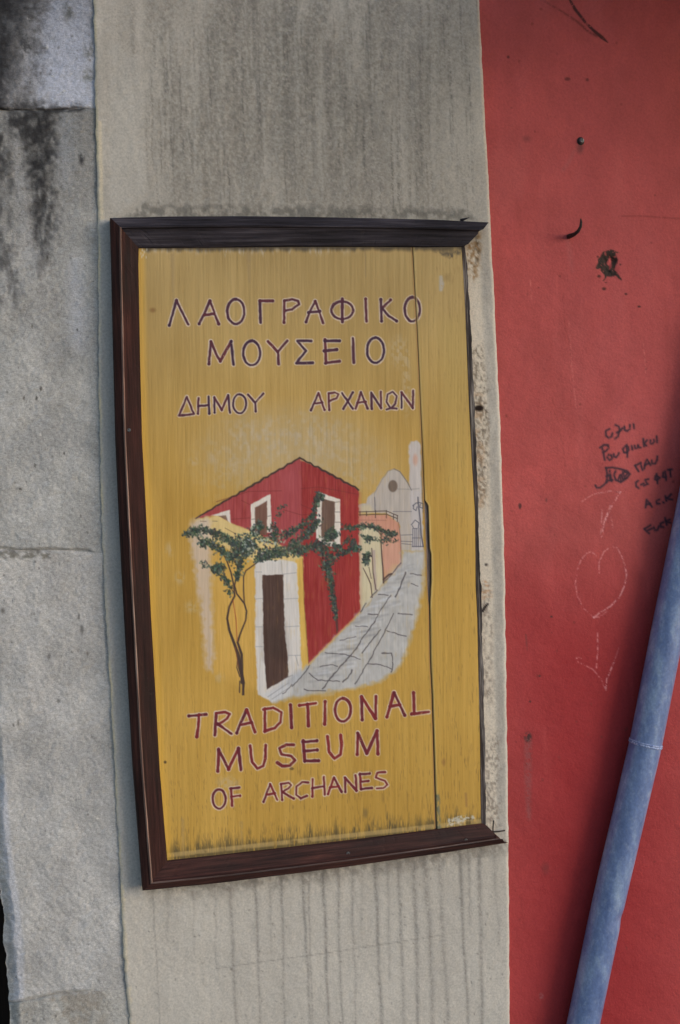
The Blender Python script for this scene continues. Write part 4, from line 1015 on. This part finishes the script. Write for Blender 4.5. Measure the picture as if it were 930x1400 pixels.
def lathe(name, base, axis, prof, mat, parent=None, seg=18, **kw):
    z = Vector(axis).normalized()
    x = z.orthogonal().normalized()
    y = z.cross(x)
    v, f = [], []
    for r, h in prof:
        for s in range(seg):
            a = 2*math.pi*s/seg
            v.append(Vector(base)+z*h+(x*math.cos(a)+y*math.sin(a))*r)
    for i in range(len(prof)-1):
        for s in range(seg):
            f.append((i*seg+s, i*seg+(s+1) % seg, (i+1)*seg+(s+1) % seg, (i+1)*seg+s))
    f.append(tuple(range((len(prof)-1)*seg, len(prof)*seg)))
    return mesh_ob(name, v, f, mat, parent, **kw)
def tube(name, pts, rad, mat, parent=None, seg=10, smooth=True, **kw):
    pts = [Vector(p) for p in pts]
    rad = [rad]*len(pts) if np.isscalar(rad) else rad
    v, f = [], []
    up = Vector((0.31, 0.2, 0.93))
    for i, p in enumerate(pts):
        t = (pts[min(i+1, len(pts)-1)]-pts[max(i-1, 0)]).normalized()
        x = t.cross(up).normalized() if abs(t.dot(up)) < 0.98 else t.cross(Vector((1, 0, 0))).normalized()
        y = t.cross(x)
        for s in range(seg):
            a = 2*math.pi*s/seg
            v.append(p+(x*math.cos(a)+y*math.sin(a))*rad[i])
    for i in range(len(pts)-1):
        for s in range(seg):
            f.append((i*seg+s, i*seg+(s+1) % seg, (i+1)*seg+(s+1) % seg, (i+1)*seg+s))
    f += [tuple(range(seg))[::-1], tuple(range((len(pts)-1)*seg, len(pts)*seg))]
    return mesh_ob(name, v, f, mat, parent, smooth=smooth, **kw)

for u, v, y, r in ((176.5, 588, -0.0268, 0.0028), (476, 1167, -0.0246, 0.0034), (637, 1148.5, -0.0262, 0.0026)):  # last one stands in for a whitish chip highlight on the rail
    lathe('screw', P(u, v, y), (0, -1, 0), [(r, -0.004), (r, 0.0006), (r*0.85, 0.0014), (r*0.35, 0.0016), (r*0.3, 0.0006), (0.0002, 0.0005)], m_steel.m, sign)
tube('nail', [P(674, 1140, -0.004), P(674.2, 1131, -0.010), P(674.8, 1122, -0.014)], 0.0011, m_iron.m, sign)
tube('nail', [P(671, 1137.5, -0.010), P(681, 1137, -0.008), P(690.5, 1135.5, -0.006)], 0.0011, m_iron.m, sign)
tube('splinter', [P(630, 301.5, -0.019), P(637, 299, -0.020), P(642, 297.2, -0.021)], [0.0026, 0.0014, 0.0003], m_rail_top, sign)

# ------------------------------------------------------------------ fixings on the red wall
hp = P(777.5, 323.5, RY)
tube('wall_hook', [hp+Vector((0, 0.012, 0)), hp+Vector((0, -0.006, 0)), hp+Vector((0.001, -0.020, 0)), hp+Vector((0.003, -0.029, 0.003)), hp+Vector((0.0055, -0.033, 0.009)), hp+Vector((0.0068, -0.033, 0.016)), hp+Vector((0.0066, -0.032, 0.022))],
     [0.0042, 0.0040, 0.0030, 0.0026, 0.0024, 0.0020, 0.0012], m_iron.m, label='small bent black iron hook driven into the red wall', category='hook')
sp = P(794, 193, RY)
ws = thing('wall_screw', sp, 'round screw head with washer fixed in the red wall above the hook', 'screw')
lathe('washer', sp+Vector((0, 0.002, 0)), (0, -1, 0), [(0.0066, 0), (0.0066, 0.0022), (0.0056, 0.003), (0.003, 0.0031)], m_iron.m, ws)
lathe('screw_head', sp+Vector((0, 0.001, 0)), (0, -1, 0), [(0.0042, 0.003), (0.0042, 0.0052), (0.0032, 0.0066), (0.0014, 0.0068), (0.0013, 0.0050), (0.0001, 0.0049)], m_steel.m, ws)

# ------------------------------------------------------------------ leaning blue pipe
m_pipe = Mat('faded_blue_pipe', 0.42, 0.5)
m_pipe.b.inputs['Coat Weight'].default_value = 0.6
m_pipe.b.inputs['Coat Roughness'].default_value = 0.38
n1 = m_pipe.noise(38, 5, (1, 1, 0.35), 0.65)
n2 = m_pipe.noise(240, 3)
c = m_pipe.ramp(n1, [(0.30, rgba(72, 90, 132)), (0.50, rgba(96, 114, 153)), (0.72, rgba(138, 155, 178))])
c = m_pipe.mix(c, m_pipe.ramp(n2, [(0.32, g(0.78)), (0.55, g(1.0)), (0.75, g(1.25))]), 0.7, 'MULTIPLY')
c = m_pipe.mix(c, rgba(176, 184, 196), m_pipe.ramp(m_pipe.noise(120, 4, (1, 1, 0.6), 0.7), [(0.52, g(0)), (0.78, g(0.34))]))
m_pipe.color(c)
m_pipe.bump(m_pipe.noise(90, 3), 0.2, 0.0015)
m_ring = Mat('pale_pipe_joint', 0.6, 0.3)
m_ring.color(m_ring.ramp(m_ring.noise(300, 3), [(0.35, rgba(86, 104, 148)), (0.7, rgba(170, 178, 198))]))
PR = 0.0262
PY = RY-PR-0.004
cl = [P(u, v, PY) for u, v in ((1022, 310), (983, 510), (944, 710), (913, 862), (883, 1016), (861, 1110), (838.5, 1205), (826, 1262), (797.5, 1400))]
d_top, d_bot = (cl[0]-cl[2]).normalized(), (cl[-1]-cl[-3]).normalized()
top_p = cl[0]+d_top*((3.05-cl[0].z)/d_top.z)
bot_p = cl[-1]+d_bot*((0.0-cl[-1].z)/d_bot.z)
path = [bot_p]+cl[::-1]+[top_p]
fine = []
for a, b in zip(path[:-1], path[1:]):
    k = max(2, int((b-a).length/0.006))
    fine += [a.lerp(b, i/k) for i in range(k)]
fine.append(path[-1])
sm = np.array([tuple(p) for p in fine])
for it in range(6):
    sm[1:-1] = (sm[:-2]+2*sm[1:-1]+sm[2:])/4
dent, seam = P(838, 1262, PY-PR), P(883, 1016, PY)
pipe = thing('leaning_pipe', bot_p, 'faded blue plastic pipe leaning aslant against the red wall', 'pipe')
tube('pipe_body', sm, PR, m_pipe.m, pipe, seg=40)
body = pipe.children[0].data if pipe.children else bpy.data.objects['pipe_body'].data
dn = np.empty(len(body.vertices)*3, np.float32)
body.vertices.foreach_get('co', dn)
dn = dn.reshape(-1, 3)
dq = np.array(P(846, 1258, PY-PR*0.7))
w = np.exp(-((dn[:, 2]-dq[2])**2)/(2*0.008**2)-((dn[:, 0]-dq[0])**2)/(2*0.012**2))*(dn[:, 1] < PY+0.004)
dn[:, 1] += w*0.004
dn[:, 0] -= w*0.0004
body.vertices.foreach_set('co', dn.ravel())
body.update()
ti = int(np.argmin(np.abs(sm[:, 2]-seam.z)))
tdir = Vector(sm[ti+1]-sm[ti-1]).normalized()
sc = Vector(sm[ti])
lathe('joint_ring', sc-tdir*0.0035, tdir, [(PR-0.002, 0), (PR+0.0008, 0.0002), (PR+0.0015, 0.0018), (PR+0.0006, 0.0034), (PR+0.0014, 0.0050), (PR+0.0006, 0.0066), (PR-0.002, 0.0070)], m_ring.m, pipe, seg=40)

# ------------------------------------------------------------------ out of the picture: unseen slab added only to shade the red wall
box('shade_slab', (0.98, -0.85, 2.345), (2.60, RY+0.02, 2.50), m_mortar.m, label='unseen concrete slab added above the red wall to shade it', category='shade slab', kind='thing')
